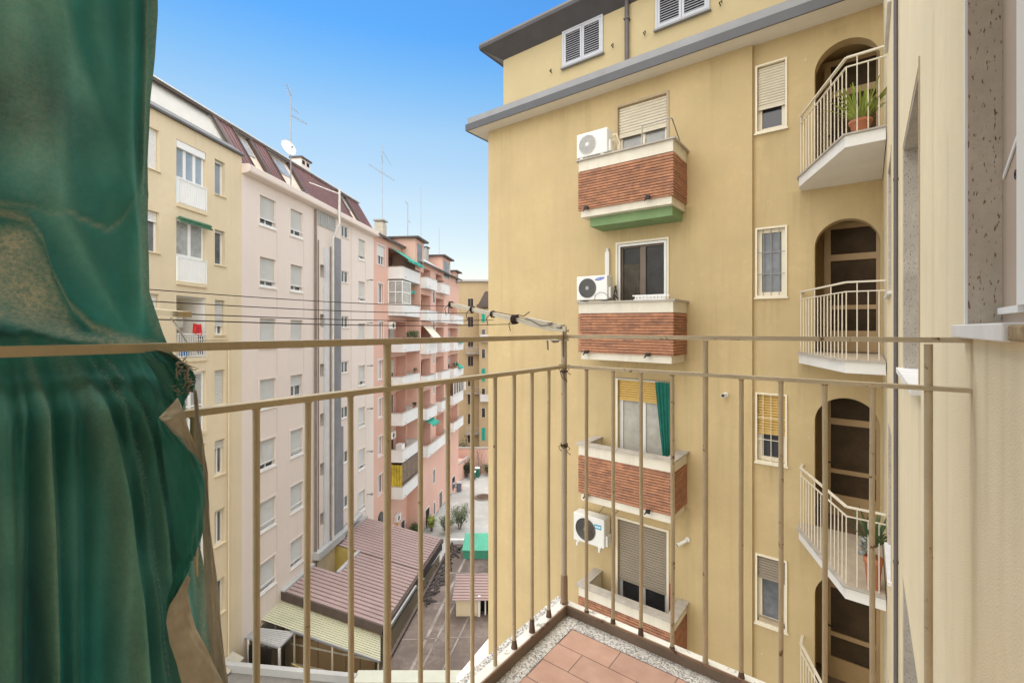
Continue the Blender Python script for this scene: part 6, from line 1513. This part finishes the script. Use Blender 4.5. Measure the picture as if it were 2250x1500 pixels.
# bicycles
def bicycle(label, x, y, rz, col, seed):
    T = thing('bicycle', label, 'bicycle', W0, (x, y, GZ), 'bicycles parked by the salmon house'); c, s_ = math.cos(rz), math.sin(rz)
    def P(a, b, h): return (x+c*a-s_*b, y+s_*a+c*b, GZ+h)
    for cx in (-.52, .52):
        w = part('wheel', MB().tube([P(cx+.33*math.cos(q*2*math.pi/18), 0, .35+.33*math.sin(q*2*math.pi/18)) for q in range(19)], .022, 5, caps=False), BLK, T)
        sp = MB()
        for q in range(6): a = q*math.pi/6; sp.tube([P(cx+.32*math.cos(a), 0, .35+.32*math.sin(a)), P(cx-.32*math.cos(a), 0, .35-.32*math.sin(a))], .004, 3)
        part('spokes', sp, STL, w)
    part('frame', MB().tube([P(-.52, 0, .35), P(-.1, 0, .32), P(.42, 0, .82), P(-.22, 0, .82), P(-.1, 0, .32)], .02, 6).tube([P(-.52, 0, .35), P(-.22, 0, .82)], .015, 6).tube([P(.52, 0, .35), P(.42, 0, .82), P(.40, 0, .95)], .018, 6), col, T)
    part('handlebar', MB().tube([P(.32, .26, .98), P(.42, .1, 1.0), P(.42, -.1, 1.0), P(.32, -.26, .98)], .014, 6), STL, T)
    part('saddle', MB().bbox(0, .001, 0, .001, 0, .001, .0001) if False else MB().tube([P(-.36, 0, .92), P(-.2, 0, .94), P(-.06, 0, .93)], [.07, .055, .02], 8), BLK, T)
bc = [mat('bicycle_paint_dark', (.04, .05, .07), rough=.4), mat('bicycle_paint_cream', (.6, .55, .4), rough=.4), mat('bicycle_paint_red', (.3, .04, .03), rough=.4)]
bicycle('dark bicycle leaning nearest the salmon wall', -9.3, 53.0, 1.2, bc[0], 1)
bicycle('cream bicycle in the middle of the parked row', -8.75, 53.3, 1.0, bc[1], 2)
bicycle('dark red bicycle at the far side of the parked row', -8.3, 54.0, 1.3, bc[2], 3)
bicycle('black bicycle standing alone by the terrace corner and lime shrub', -8.2, 45.6, 1.45, bc[0], 4)
def bin_(label, x, y, body, lid, h=1.05, group='wheeled bins in the court'):
    T = thing('wheeled_bin', label, 'bin', W0, (x, y, GZ), group); m = MB()
    m.add([(x-.22, y-.25, GZ+.08), (x+.22, y-.25, GZ+.08), (x+.22, y+.22, GZ+.08), (x-.22, y+.22, GZ+.08), (x-.29, y-.34, GZ+h), (x+.29, y-.34, GZ+h), (x+.29, y+.3, GZ+h), (x-.29, y+.3, GZ+h)], [(0, 3, 2, 1), (4, 5, 6, 7), (0, 1, 5, 4), (1, 2, 6, 5), (2, 3, 7, 6), (3, 0, 4, 7)])
    part('body', m, body, T); part('lid', MB().bbox(x-.32, x+.32, y-.38, y+.33, GZ+h, GZ+h+.08, .03), lid, T)
    part('wheel', MB().tube([(x-.26, y+.25, GZ+.1), (x-.2, y+.25, GZ+.1)], .1, 10).tube([(x+.2, y+.25, GZ+.1), (x+.26, y+.25, GZ+.1)], .1, 10), BLK, T)
gb_ = mat('grey_blue_bin', (.12, .15, .19), var=.2); gn = mat('green_bin', (.02, .14, .09), var=.2)
bin_('grey blue bin with pale lid, left of the pair by the ramp steps', -7.15, 56.6-1.6, gb_, GRB); bin_('grey blue bin with pale lid, right of the pair by the ramp steps', -6.35, 55.3, gb_, GRB)
bin_('green bin with white lid before the boundary wall', -4.55, 60.6, gn, ALU, 1.2); bin_('white topped low green bin in front of the other green one', -5.0, 59.6, gn, ALU, 1.0)
